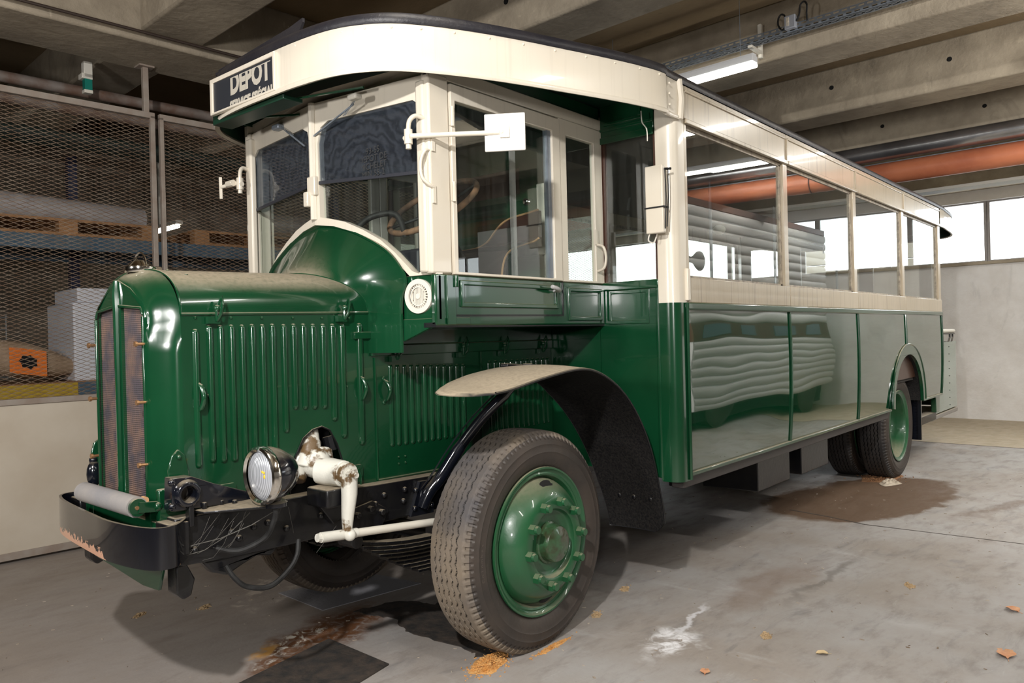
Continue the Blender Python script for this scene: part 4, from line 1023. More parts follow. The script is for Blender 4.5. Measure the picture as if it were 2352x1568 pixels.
MB().plate([(v.x, v.y) for v in curve_pts([(3.635,1.83,0),(3.67,1.825,0),(3.72,1.822,0),(3.78,1.852,0),(3.84,1.85,0),(3.87,1.81,0),(3.85,1.765,0),(3.80,1.748,0),(3.755,1.765,0),(3.72,1.787,0),(3.635,1.79,0)], 5, True)], [], lambda u, v, w: (u, YS+.026+w, v), .002).build('dark_sticker', M['navy'], bus)
# ================================================================== THE ROOM (own axes, turned by PSI)
def struct(mb, name, m, room=True, bevel=0, smooth=30, parent=None):
    o = mb.build(name, m, parent, bevel, smooth)
    if parent is None:
        if room: o.rotation_euler = (0,0,PSI)
        o['kind'] = 'structure'
    return o
def concrete(name, base, alt, scale=1.2, bump=.35, marks=.5, holes=True):
    m = bpy.data.materials.new(name); m.use_nodes = True; nt = m.node_tree; n = nt.nodes; l = nt.links; b = n['Principled BSDF']
    tc = n.new('ShaderNodeTexCoord')
    def nz(s, st=(1,1,1), det=8, dist=0):
        mp = n.new('ShaderNodeMapping'); mp.inputs['Scale'].default_value = st; l.new(tc.outputs['Object'], mp.inputs[0])
        t = n.new('ShaderNodeTexNoise'); t.inputs['Scale'].default_value = s; t.inputs['Detail'].default_value = det; t.inputs['Distortion'].default_value = dist; t.inputs['Roughness'].default_value = .62; l.new(mp.outputs[0], t.inputs['Vector']); return t.outputs['Fac']
    def mr(o, a, c, lo=0, hi=1):
        r = n.new('ShaderNodeMapRange'); r.inputs[1].default_value = a; r.inputs[2].default_value = c; r.inputs[3].default_value = lo; r.inputs[4].default_value = hi; l.new(o, r.inputs[0]); return r.outputs[0]
    def mix(f, a, c):
        x = n.new('ShaderNodeMix'); x.data_type = 'RGBA'; l.new(f, x.inputs[0])
        for i, q in ((6, a), (7, c)):
            if isinstance(q, tuple): x.inputs[i].default_value = (*q, 1)
            else: l.new(q, x.inputs[i])
        return x.outputs[2]
    c1 = mix(mr(nz(scale), .35, .65), base, alt)
    c2 = mix(mr(nz(2.2, (1,1,.35), 6, 1.5), .60, .72, 0, marks), c1, tuple(v*.55 for v in base))
    c3 = mix(mr(nz(9, (3,.6,1)), .62, .75, 0, marks*.6), c2, tuple(min(1, v*1.35) for v in base))
    l.new(c3, b.inputs['Base Color']); b.inputs['Roughness'].default_value = .85
    bp = n.new('ShaderNodeBump'); bp.inputs['Strength'].default_value = bump; bp.inputs['Distance'].default_value = .014; l.new(nz(14), bp.inputs['Height']); l.new(bp.outputs[0], b.inputs['Normal'])
    return m
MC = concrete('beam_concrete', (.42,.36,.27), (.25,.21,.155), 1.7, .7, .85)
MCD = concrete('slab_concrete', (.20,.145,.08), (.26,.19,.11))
MW = concrete('whitewashed_blocks', (.84,.825,.81), (.72,.69,.66), 2.0, .5, .35)
MDK = concrete('storeroom_wall', (.16,.135,.10), (.12,.10,.08))

# floor with its stains
def floor_mat():
    m = bpy.data.materials.new('stained_concrete_floor'); m.use_nodes = True; nt = m.node_tree; n = nt.nodes; l = nt.links; b = n['Principled BSDF']
    tc = n.new('ShaderNodeTexCoord'); O = tc.outputs['Object']
    def nz(s, det=8, st=None, dist=0.0, src=None):
        t = n.new('ShaderNodeTexNoise'); t.inputs['Scale'].default_value = s; t.inputs['Detail'].default_value = det; t.inputs['Roughness'].default_value = .65; t.inputs['Distortion'].default_value = dist
        v = src or O
        if st:
            mp = n.new('ShaderNodeMapping'); mp.inputs['Scale'].default_value = st; mp.inputs['Rotation'].default_value = (0,0,.5); l.new(v, mp.inputs[0]); v = mp.outputs[0]
        l.new(v, t.inputs['Vector']); return t
    def mr(o, a, c, lo=0, hi=1):
        r = n.new('ShaderNodeMapRange'); r.interpolation_type = 'SMOOTHSTEP'; r.inputs[1].default_value = a; r.inputs[2].default_value = c; r.inputs[3].default_value = lo; r.inputs[4].default_value = hi; l.new(o, r.inputs[0]); return r.outputs[0]
    def mth(op, a, c):
        x = n.new('ShaderNodeMath'); x.operation = op
        for i, q in enumerate((a, c)):
            if isinstance(q, (float, int)): x.inputs[i].default_value = q
            else: l.new(q, x.inputs[i])
        return x.outputs[0]
    def mix(f, a, c):
        x = n.new('ShaderNodeMix'); x.data_type = 'RGBA'; l.new(f, x.inputs[0])
        for i, q in ((6, a), (7, c)):
            if isinstance(q, tuple): x.inputs[i].default_value = (*q, 1)
            else: l.new(q, x.inputs[i])
        return x.outputs[2]
    # warped coordinates
    w = nz(2.2, 5); vm = n.new('ShaderNodeVectorMath'); vm.operation = 'MULTIPLY_ADD'; l.new(w.outputs['Color'], vm.inputs[0]); vm.inputs[1].default_value = (.55,.55,0); 
    sb = n.new('ShaderNodeVectorMath'); sb.operation = 'ADD'; sb.inputs[1].default_value = (-.275,-.275,0); l.new(O, sb.inputs[0]); l.new(sb.outputs[0], vm.inputs[2]); WP = vm.outputs[0]
    def blob(cx, cy, rx, ry, rot=0.0, soft=.35):
        mp = n.new('ShaderNodeMapping'); mp.vector_type = 'TEXTURE'; mp.inputs['Location'].default_value = (cx, cy, 0); mp.inputs['Rotation'].default_value = (0,0,rot); mp.inputs['Scale'].default_value = (rx, ry, 1)
        l.new(WP, mp.inputs[0]); ln = n.new('ShaderNodeVectorMath'); ln.operation = 'LENGTH'; l.new(mp.outputs[0], ln.inputs[0]); return mr(ln.outputs['Value'], 1-soft, 1, 1, 0)
    f1 = nz(.9, 7).outputs['Fac']; f2 = nz(3.5, 9, (1,2.4,1)).outputs['Fac']; f3 = nz(30, 4).outputs['Fac']
    c = mix(mr(f1, .35, .65), (.30,.265,.235), (.36,.345,.335))
    c = mix(mr(f2, .48, .72, 0, .55), c, (.19,.165,.145))
    c = mix(mr(nz(5, 8, (.5,3,1), 1).outputs['Fac'], .62, .74, 0, .35), c, (.50,.48,.46))
    c = mix(mr(nz(1.7, 9, (1,3.5,1), 1.2).outputs['Fac'], .54, .70, 0, .45), c, (.155,.15,.15))
    c = mix(mr(nz(1.1, 9, (2.2,1,1), .8).outputs['Fac'], .58, .75, 0, .5), c, (.47,.46,.455))
    c = mix(mr(f3, .66, .74, 0, .45), c, (.13,.09,.06))
    sp = n.new('ShaderNodeSeparateXYZ'); l.new(O, sp.inputs[0])
    # warmer older slab beyond the joint and under the front of the bus
    c = mix(mr(sp.outputs['X'], 10.38, 10.42), c, mix(mr(nz(6,8).outputs['Fac'], .4, .7), (.44,.37,.27), (.36,.30,.21)))
    c = mix(mr(mth('MULTIPLY', blob(1.4, 4.6, 1.6, 2.2), .55), 0, 1), c, (.27,.225,.19))
    def add(cur, mask, col): return mix(mask, cur, col)
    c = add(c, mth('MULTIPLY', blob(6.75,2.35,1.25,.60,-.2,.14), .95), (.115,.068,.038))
    c = add(c, mth('MULTIPLY', blob(7.3,1.3,1.6,.10,-.28,.8), .55), (.13,.08,.05))
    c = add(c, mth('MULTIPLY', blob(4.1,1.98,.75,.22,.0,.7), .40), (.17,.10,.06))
    c = add(c, mth('MULTIPLY', blob(4.4,1.75,.75,.06,.12,.8), .6), (.15,.135,.12))
    spl = nz(16, 8, None, 1.5).outputs['Fac']
    m1 = mth('MULTIPLY', blob(1.98,3.20,.68,.25,.5,.5), mr(spl, .24, .55)); c = add(c, m1, (.13,.055,.022))
    m2 = mth('MULTIPLY', blob(1.90,3.27,.34,.10,.5,.7), mr(nz(11,8,None,2).outputs['Fac'], .50, .60)); c = add(c, m2, (.62,.58,.50))
    m3 = mth('MULTIPLY', blob(1.80,3.32,.11,.07,.4,.7), .9); c = add(c, m3, (.50,.26,.06))
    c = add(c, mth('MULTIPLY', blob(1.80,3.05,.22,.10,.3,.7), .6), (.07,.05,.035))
    m4 = mth('MULTIPLY', blob(3.05,1.93,.30,.17,.4,.7), mr(nz(9,8,None,1).outputs['Fac'], .40, .60)); c = add(c, m4, (.80,.80,.82))
    c = add(c, mth('MULTIPLY', blob(3.35,2.05,.34,.035,.35,.8), .7), (.72,.72,.75))
    m5 = mth('MULTIPLY', blob(2.15,4.15,.42,.07,.8,.6), mr(nz(8,8,None,1.5).outputs['Fac'], .42, .58)); c = add(c, m5, (.52,.46,.40))
    m6 = mth('MULTIPLY', blob(2.35,3.95,.34,.05,.1,.6), mr(spl, .42, .58)); c = add(c, m6, (.44,.39,.34))
    l.new(c, b.inputs['Base Color'])
    l.new(mr(f2, .3, .7, .50, .75), b.inputs['Roughness']); b.inputs['Specular IOR Level'].default_value = .35
    bp = n.new('ShaderNodeBump'); bp.inputs['Strength'].default_value = .30; bp.inputs['Distance'].default_value = .006; l.new(nz(22, 10).outputs['Fac'], bp.inputs['Height']); l.new(bp.outputs[0], b.inputs['Normal'])
    return m
FM = floor_mat()
struct(MB().box(-6, 13.33, -8, 16, -.08, 0), 'floor', FM)
jm = mat('joint_dirt', (.05,.04,.032), .9)
struct(MB().box(10.395, 10.41, -7.9, 15.9, .0, .002), 'trim_1', jm)
struct(MB().plate([(3.55,.42),(3.85,.535),(4.1,.60),(4.5,.66),(4.5,.645),(4.1,.575),(3.85,.512),(3.55,.395)], [], lambda u, v, w: (u, v, w), .002), 'trim_2', jm)

struct(MB().plate([(5.90,2.66),(5.855,2.34),(5.775,2.04),(5.82,1.58),(5.865,1.08),(5.875,1.08),(5.83,1.58),(5.79,2.04),(5.872,2.34),(5.92,2.66)], [], lambda u, v, w: (u, v, w), .0015), 'trim_4', jm)
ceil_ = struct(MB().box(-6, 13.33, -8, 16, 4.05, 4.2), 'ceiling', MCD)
k = 0
for i in range(-3, 6):
    x0 = 2.13+1.935*i
    y1 = 5.52
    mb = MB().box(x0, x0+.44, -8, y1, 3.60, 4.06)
    o = mb.build('beam', MC, ceil_, .02)
    MB().box(x0, x0+.44, 6.12, 16, 3.60, 4.06).build('beam', MC, ceil_, .02)
b = MB().box(-6, 13.33, 5.52, 6.12, 3.535, 4.06); b.build('beam', MC, ceil_, .02)
MB().plate([(-6,3.54),(-1,3.50),(1.0,3.535),(1.0,3.60),(-6,3.60)], [], lambda u, v, w: (u, 5.95+w, v), .35).build('beam', MC, ceil_)
for x, y, z in ((7.935,1.96,3.862),(7.935,3.03,3.859),(9.87,2.10,3.851),(9.87,3.175,3.847),(6.0,3.94,3.862),(4.065,3.86,3.849),(6.0,.6,3.86),(4.065,2.0,3.86)):
    MB().cyl((x-.004, y, z), (x+.01, y, z), .022, 14).build('tie_hole', M['hole'], ceil_)
for x, y, z in ((6.0,3.94,3.862),): MB().lathe([(0,.022),(0,.036),(.006,.036)], (x-.006,y,z), (1,0,0), 16).build('tie_hole_rim', M['white'], ceil_)

# back wall with the ribbon window
WX = 13.33
wb = struct(MB().box(WX, WX+.25, -8, 16, 0, 2.36).box(WX, WX+.25, -8, 16, 3.29, 4.2), 'wall_back', MW)
MB().box(WX-.45, WX+.0, -8, 16, 3.46, 4.05).build('lintel', MC, wb, .015)
struct(MB().box(WX-.06, WX+.10, -8, 16, 2.335, 2.378), 'trim_3', MC)
struct(MB().box(-6, WX, -8.2, -8, 0, 4.2), 'wall_right', MW)
struct(MB().box(-6.2, -6, -8, 16, 0, 4.2), 'wall_front', MDK)
struct(MB().box(-6, 8.2, 9.6, 9.8, 0, 4.2).box(8.2, 8.3, 6.1, 9.8, 0, 1.0), 'wall_left', MDK)
struct(MB().box(-6, WX, 16, 16.2, 0, 4.2), 'wall_far', MW)
mullion = mat('window_frame_paint', (.32,.30,.29), .5)
GW = glass_mat('factory_glass', tint=(.97,.98,.98), dirt=.03)
yy = 2.845-1.41*7-.045+.045; k = 1
while yy < 15.9:
    wdt = 1.42
    y0, y1 = yy, min(yy+wdt, 15.95)
    w_ = struct(MB().plate([(y0,2.36),(y1,2.36),(y1,3.29),(y0,3.29)], [[(y0+.045,2.40),(y1-.045,2.40),(y1-.045,3.265),(y0+.045,3.265)]], lambda u, v, w: (WX+.04+w, u, v), .05), 'window_%d' % k, mullion)
    MB().box(WX+.06, WX+.064, y0+.045, y1-.045, 2.40, 3.265).build('window_pane', GW, w_)
    yy += wdt-.01; k += 1
# building seen outside
sid = mat('siding', (.16,.14,.11), .8)
b = MB()
for i in range(9): b.box(22, 22.3, 6.0, 9.6, 2.0+.42*i, 2.39+.42*i)
single(b, 'outbuilding', sid, 'pale boarded building seen outside through the high windows', 'building', room=True, loc=(22, 8, 0))

# ---- mesh cage along the left
cage = mat('cage_frame_paint', (.33,.29,.25), .5, col2=(.26,.20,.16), ns=7)
wire = mat('rusty_mesh', (.16,.09,.05), .5, .3, col2=(.30,.23,.17), ns=9)
panelp = mat('cage_lower_sheet', (.56,.50,.41), .5, col2=(.47,.40,.31), ns=2, namt=.8, dust=0)
CYR = 6.009
def mesh2(x0, x1, z0, z1):
    """expanded metal: zig-zag strands that touch at the knuckles"""
    b = MB(); pw = .078; ph = .0142; nr = int((z1-z0)/ph); ns = int((x1-x0)/(pw/2))+1; hw = .0015; dy = .003
    for r in range(nr):
        zc = z0+ph*(r+.5)
        for c in range(ns):
            up = (c+r) % 2 == 0
            za = zc+(-ph/2 if up else ph/2)*.96; zb = zc+(ph/2 if up else -ph/2)*.96
            xa = x0+pw/2*c; xb = xa+pw/2; o = len(b.v)
            for x, z in ((xa, za), (xb, zb)):
                b.v += [V(x, CYR+.010-dy, z-hw), V(x, CYR+.010+dy, z-hw), V(x, CYR+.010+dy, z+hw), V(x, CYR+.010-dy, z+hw)]
            b.f += [(o,o+1,o+5,o+4),(o+1,o+2,o+6,o+5),(o+2,o+3,o+7,o+6),(o+3,o,o+4,o+7)]
    return b
xs = [(-1.6, 2.405), (2.44, 4.6), (4.62, 6.4), (6.42, 8.15)]
labs = ['wire mesh cage panel left of the bus radiator, over a beige metal sheet', 'wire mesh cage panel directly behind the bus cab, right of the double upright', 'wire mesh cage panel glimpsed through the cab windows', 'last wire mesh cage panel, glimpsed beyond the bus saloon']
for (x0, x1), lb in zip(xs, labs):
    t = thing('mesh_panel', lb, 'fence', (x0, CYR, 0), 'mesh panels of the storage cage', room=True)
    z0, z1 = 1.085, 3.165
    b = MB().box(x0, x1, CYR-.02, CYR+.02, z1-.02, z1+.025).box(x0, x0+.03, CYR-.02, CYR+.02, .03, z1).box(x1-.035, x1, CYR-.02, CYR+.02, .03, z1).box(x0, x1, CYR-.025, CYR+.02, 1.05, 1.09).box(x0, x1, CYR-.022, CYR+.02, .02, .07)
    b.build('frame', cage, t, .003)
    mesh2(x0+.02, x1-.03, z0, z1-.02).build('wire_mesh', wire, t, 0, 0)
    MB().box(x0+.02, x1-.02, CYR-.012, CYR+.0, .05, 1.06).build('lower_sheet', panelp, t)
t = thing('ceiling_strut', 'grey square strut between the cage top rail and the concrete beam', 'post', (2.345, CYR, 3.18), room=True)
MB().box(2.325, 2.365, CYR-.02, CYR+.02, 3.185, 3.525).build('post', cage, t, .003)
MB().box(2.29, 2.40, CYR-.05, CYR+.05, 3.522, 3.534).build('foot_plate', cage, t)

# ---- storage behind the mesh
blue = mat('blue_rack_paint', (.05,.11,.17), .5, col2=(.10,.14,.17), ns=8); yel = mat('yellow_rack_paint', (.50,.33,.03), .5)
navyp = mat('dark_blue_upright', (.015,.02,.05), .5)
wood = mat('pallet_wood', (.42,.22,.10), .7, col2=(.30,.15,.06), ns=9, bump=.3)
t = thing('pallet_rack', 'blue and yellow storage rack standing behind the wire mesh', 'rack', (1.7, 7.0, 0), room=True)
for y0 in (6.9, 7.9):
    MB().box(-.5, 6.5, y0, y0+.05, 2.22, 2.335).build('beam', blue, t, .004)
MB().box(1.98+.12, 6.5, 6.9, 6.95, 1.03, 1.145).build('beam', blue, t, .004)
MB().box(-.5, 2.10, 6.9, 6.95, 1.03, 1.145).build('beam', yel, t, .004)
for x in (-.4, 2.35, 5.2):
    MB().box(x, x+.08, 7.85, 7.93, 0, 3.2).build('upright', navyp, t, .004)
MB().box(-.5, 6.5, 6.93, 7.9, 1.13, 1.15).build('shelf_board', wood, t)
def pallet(x0, x1, z0, lb, y0=6.92):
    t = thing('pallet', lb, 'pallet', (x0, y0, z0), 'pallets on the rack', room=True)
    for i in range(5): MB().box(x0, x1, y0+.22*i, y0+.22*i+.14, z0+.002, z0+.024).build('board', wood, t)
    for i in range(3):
        x = lerp(x0, x1-.14, i/2)
        for j in range(3):
            y = lerp(y0, y0+.88, j/2); MB().box(x, x+.14, y, y+.1, z0+.024, z0+.115).build('block', wood, t)
    for i in range(5): MB().box(x0, x1, y0+.22*i, y0+.22*i+.14, z0+.115, z0+.137).build('board', wood, t)
pallet(1.35, 2.78, 2.335, 'orange-brown wooden pallet on the upper rack beam under the long grey roll')
pallet(3.1, 4.3, 2.335, 'wooden pallet on the upper rack beam, right of the double upright')
pallet(-.3, 1.2, 2.335, 'wooden pallet on the upper rack beam at the left picture edge')
t = single(MB().tube([(-.2,7.1,2.56),(1.6,7.15,2.585),(2.75,7.2,2.55)], .105, 20), 'wrapped_roll', mat('grey_plastic_wrap', (.33,.31,.31), .35, col2=(.45,.43,.43), ns=5, bump=.5, bscale=9), 'long grey plastic-wrapped roll lying on the pallets in the cage', 'roll', loc=(1.6,7.15,2.472), room=True)
def foam(x0, x1, z0, z1, y0, lb):
    return single(MB().box(x0, x1, y0, y0+.7, z0, z1), 'white_crate', mat('white_crate_plastic', (.80,.82,.88), .5), lb, 'box', loc=(x0, y0, z0), room=True, bevel=.015)
foam(2.10, 2.80, 1.15, 1.80, 6.98, 'large white box behind the mesh left of the radiator')
single(MB().box(2.14, 2.78, 7.0, 7.6, 1.802, 1.92), 'crate_lid', bpy.data.materials['white_crate_plastic'], 'white lid lying on the large white box behind the mesh', 'box', loc=(2.08,7.0,1.802), room=True, bevel=.01)
sk = mat('paper_sack', (.36,.25,.16), .75, col2=(.46,.34,.23), ns=6, bump=.4, bscale=12)
t = thing('paper_sack', 'brown paper sack with an orange hazard label leaning behind the mesh', 'sack', (1.8, 6.6, 1.15), room=True)
rows = []
for i in range(9):
    a = i/8; rows.append([(lerp(1.40, 2.12, a), 6.98+.16*math.cos(2*PI*j/12)*math.sin(PI*(.12+.76*a))+.1, 1.30+lerp(.10,-.03,a)+(.17-.05*a)*math.sin(2*PI*j/12)*math.sin(PI*(.15+.7*a))) for j in range(12)])
sb = MB().grid(rows, cv=True); sb.f += [tuple(range(12)), tuple(96+j for j in reversed(range(12)))]
sb.build('sack', sk, t, 0, 60)
org = mat('orange_label', (.85,.20,.02), .5)
def lab(u, v, w): return (1.62+u*.98-.0*v, 6.895+w+.02*v, 1.345-.16*u+v)
MB().plate([(0,-.10),(.26,-.10),(.26,.10),(0,.10)], [], lab, .004).build('hazard_label', org, t)
MB().plate([(.13+.055*math.cos(2*PI*k/14)*(1+.25*(k%2)), .0+.045*math.sin(2*PI*k/14)*(1+.25*(k%2))) for k in range(14)], [], lambda u, v, w: lab(u, v, w-.004), .003).build('hazard_symbol', M['hole'], t)
MB().bar((1.50,6.9,1.40),(1.40,6.9,1.32),.004,.02).bar((1.50,6.9,1.34),(1.40,6.9,1.25),.004,.02).build('printed_mark', M['hole'], t)
single(MB().box(-.2, 1.35, 6.95, 7.5, 1.15, 1.21), 'clear_tray', mat('plastic_tray', (.5,.55,.6), .3), 'pale plastic tray on the yellow rack beam below the sack', 'tray', loc=(-.2,6.95,1.15), room=True, bevel=.01)
wf = mat('cage_wire', (.35,.36,.36), .4, .5)
b = MB()
for i in range(14): b.cyl((.5+.11*i, 8.3, 1.15), (.5+.11*i, 8.3, 1.75), .006, 5)
for i in range(6): b.cyl((.5, 8.3, 1.17+.11*i), (1.95, 8.3, 1.17+.11*i), .006, 5)
single(b, 'wire_basket', wf, 'wire stillage standing deep in the cage behind the sack', 'basket', loc=(.5,8.3,1.15), room=True)
t = thing('storeroom_light', 'short lit tube light deep in the cage behind the double upright', 'light', (3.6, 8.9, 2.72), room=True)
MB().box(3.56, 3.64, 8.40, 9.37, 2.745, 2.785).box(3.59,3.61,8.9,8.92,2.785,3.6).build('housing', M['white'], t)
MB().cyl((3.6, 8.42, 2.72), (3.6, 9.35, 2.72), .018, 10).build('tube', emit('store_tube', (1,.98,.85), 9), t)
# pipes and clamp upper left
rust = mat('rusty_painted_pipe', (.22,.19,.17), .5, col2=(.13,.07,.045), ns=6, bump=.2); dkg = mat('dark_green_duct', (.02,.03,.025), .5)
for y, z, r, lb, m in ((6.6,3.43,.042,'rust-streaked pipe above the cage, upper of the pair',rust),(6.75,3.32,.042,'rust-streaked pipe above the cage, lower of the pair',rust),(7.3,3.20,.08,'dark green pipe running just above the cage top rail',dkg)):
    single(MB().cyl((-3,y,z),(8,y,z),r,16), 'ceiling_pipe', m, lb, 'pipe', loc=(-3,y,z), room=True)
t = thing('beam_clamp', 'white clamp with green tape hanging from the concrete beam above the cage', 'bracket', (2.03, 6.28, 3.36), room=True)
MB().box(2.0,2.06,6.25,6.31,3.44,3.56).box(1.985,2.06,6.25,6.33,3.43,3.47).build('bracket', M['white'], t, .004)
MB().box(2.005,2.057,6.255,6.305,3.35,3.44).build('green_tape', mat('green_tape', (.0,.16,.12), .4), t)
MB().box(2.0,2.06,6.25,6.31,3.325,3.35).build('clamp_foot', M['white'], t, .003)
single(MB().cyl((-3,5.46,3.588),(9,5.46,3.56),.011,8), 'steel_rod', mat('rusty_rod', (.035,.022,.016), .6), 'thin rusty rod running along the near face of the long concrete beam', 'pipe', loc=(-3,5.46,3.588), room=True)

# ---- cable tray, junction box, tube light on the second beam
b = MB()
X0 = 5.80
nslot = 120
def tray():
    b = MB(); y0, y1 = -3.0, 6.0; n = 150; st = (y1-y0)/n
    # slotted vertical flange, slotted bottom
    for z0, z1 in ((3.698,3.708),(3.722,3.738),(3.752,3.760)): b.box(X0, X0+.003, y0, y1, z0, z1)
    for k in range(n):
        y = y0+st*k; b.box(X0, X0+.003, y, y+st*.35, 3.708, 3.722); b.box(X0, X0+.003, y+st*.5, y+st*.85, 3.738, 3.752)
    for x0, x1 in ((0,.012),(.030,.045),(.062,.075)): b.box(X0+x0, X0+x1, y0, y1, 3.698, 3.701)
    for k in range(n): y = y0+st*k; b.box(X0+.012, X0+.062, y, y+st*.35, 3.698, 3.701)
    b.box(X0+.075, X0+.078, y0, y1, 3.698, 3.745)
    return b
single(tray(), 'cable_tray', M['steel'], 'grey slotted cable tray running along the concrete beam above the tube light', 'cable tray', loc=(X0,0,3.698), room=True, smooth=0)
t = thing('junction_box', 'grey junction box with two black cable loops on the cable tray', 'junction box', (5.76,2.50,3.72), room=True)
MB().box(5.755,5.80,2.46,2.545,3.715,3.815).build('box', mat('grey_plastic_box', (.38,.40,.45), .4), t, .006)
MB().box(5.750,5.756,2.505,2.528,3.735,3.80).cyl((5.748,2.516,3.768),(5.755,2.516,3.768),.008,10).build('cover_plate', M['cream'], t, .002)
MB().tube(curve_pts([(5.775,2.545,3.735),(5.775,2.575,3.73),(5.775,2.60,3.77),(5.775,2.598,3.82),(5.775,2.575,3.845),(5.775,2.55,3.83),(5.775,2.545,3.80)], 6), .007, 8).build('cable_loop', M['cableblk'], t)
MB().tube(curve_pts([(5.775,2.46,3.76),(5.775,2.435,3.80),(5.775,2.425,3.87),(5.775,2.395,3.89),(5.775,2.375,3.86),(5.78,2.38,3.80),(5.80,2.385,3.75)], 6), .007, 8).build('cable_loop', M['cableblk'], t)
t = thing('tray_hanger', 'white strap holding the cable tray to the beam beside the tube light', 'bracket', (5.9,2.83,3.7), room=True)
MB().box(5.93,5.96,2.815,2.845,3.62,3.89).build('strap', M['white'], t, .002)
MB().bar((5.95,2.83,3.66),(5.66,2.78,3.63),.035,.02).build('arm', M['white'], t, .002)
lamp = emit('tube_glow', (1,.97,.88), 14)
def lightfix(x, y0, y1, z, lb, grp='fluorescent ceiling lights'):
    t = thing('tube_light', lb, 'light', (x, (y0+y1)/2, z), grp, room=True)
    MB().box(x-.045, x+.045, y0, y1, z+.035, z+.085).box(x-.03,x+.03,y0-.0,y1,z+.085,z+.10).build('housing', mat('lamp_housing', (.62,.63,.64), .4) if 'lamp_housing' not in bpy.data.materials else bpy.data.materials['lamp_housing'], t, .004)
    MB().box(x-.05, x+.05, y0, y1, z, z+.035).build('diffuser', lamp, t, .012)
    for y in (y0+.12, y1-.12): MB().cyl((x, y, z+.10), (x, y, 4.05), .0025, 6).build('suspension_hook', M['steel'], t)
    return t
lightfix(5.66, 2.74, 4.2, 3.465, 'lit white tube light hung below the cable tray above the bus roof')
for xx, lb_ in ((1.3,'nearest the camera'),(3.3,'second from the camera'),(7.3,'beside the rear window of the bus'),(9.2,'just before the orange pipe'),(11.2,'nearest the high windows')):  # tubes added out of view to brighten the aisle and the coach
    lightfix(xx, -1.0+(.45 if xx > 7 else 0), .4+(.45 if xx > 7 else 0), 3.465, 'added fill tube out of view over the aisle beside the bus, ' + lb_)

# ---- big pipes near the back wall
silv = mat('foil_lagging', (.62,.63,.66), .25, .9, col2=(.20,.20,.21), ns=1.3, namt=.8); orp = mat('orange_clay_pipe', (.52,.175,.085), .45, coat=.15, col2=(.40,.12,.06), ns=3)
t = single(MB().cyl((9.62,-7.9,3.485),(9.62,9.5,3.485),.100,32), 'lagged_pipe', silv, 'silver foil-lagged pipe above the orange pipe under the ceiling', 'pipe', loc=(9.62,0,3.485), room=True)
t = single(MB().cyl((9.68,-7.9,3.235),(9.68,9.5,3.235),.125,32), 'orange_pipe', orp, 'thick orange pipe running under the silver pipe', 'pipe', loc=(9.68,0,3.235), room=True)
b = MB()
for y in (-4, -1.5, 1.0, 3.6, 6.5): b.tube([(9.68+.13*math.cos(a), y, 3.235+.13*math.sin(a)) for a in [2*PI*k/24 for k in range(24)]], .006, 6, closed=True)
single(b, 'pipe_strap', M['navy'], 'thin dark straps around the orange pipe', 'strap', loc=(9.68,0,3.235), room=True)
single(MB().box(9.70,9.98,-7.9,9.5,3.335,3.375), 'cable_ladder', M['steel'], 'pale flat channel running between the silver and the orange pipe', 'cable tray', loc=(9.7,0,3.335), room=True)
single(MB().box(10.2,10.45,-7.9,9.5,3.04,3.075), 'cable_ladder', mat('pale_channel', (.42,.42,.38), .6), 'pale flat channel running just below the orange pipe', 'cable tray', loc=(10.2,0,3.04), room=True)

# ---- things on the floor (bus axes = world axes)
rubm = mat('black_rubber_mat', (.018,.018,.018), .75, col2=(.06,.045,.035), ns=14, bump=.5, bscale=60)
def flat(P, name, m, lb, cat, t=.006, z=0.0, group=None):
    cx = sum(p[0] for p in P)/len(P); cy = sum(p[1] for p in P)/len(P)
    return single(MB().plate(P, [], lambda u, v, w: (u, v, z+w), t), name, m, lb, cat, loc=(cx, cy, z), group=group)
flat([(1.66,2.985),(2.21,3.085),(2.195,2.63),(1.66,2.52)], 'rubber_mat', rubm, 'black square rubber mat on the floor at the bottom picture edge', 'mat')
rg = []
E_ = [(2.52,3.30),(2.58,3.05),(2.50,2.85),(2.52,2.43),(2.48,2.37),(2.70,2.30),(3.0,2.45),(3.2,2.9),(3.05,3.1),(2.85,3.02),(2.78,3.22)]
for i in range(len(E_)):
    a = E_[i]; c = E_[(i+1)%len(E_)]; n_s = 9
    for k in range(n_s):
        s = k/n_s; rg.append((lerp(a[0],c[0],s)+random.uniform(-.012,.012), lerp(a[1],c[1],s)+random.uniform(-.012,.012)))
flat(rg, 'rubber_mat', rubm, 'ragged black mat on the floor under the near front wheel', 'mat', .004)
flat([(2.43,3.44),(2.45,3.885),(3.0,3.75),(3.05,3.35)], 'grey_mat', mat('grey_sheet', (.26,.26,.28), .6, bump=.4, bscale=50), 'thin grey sheet lying in the shadow under the bonnet', 'sheet', .004)
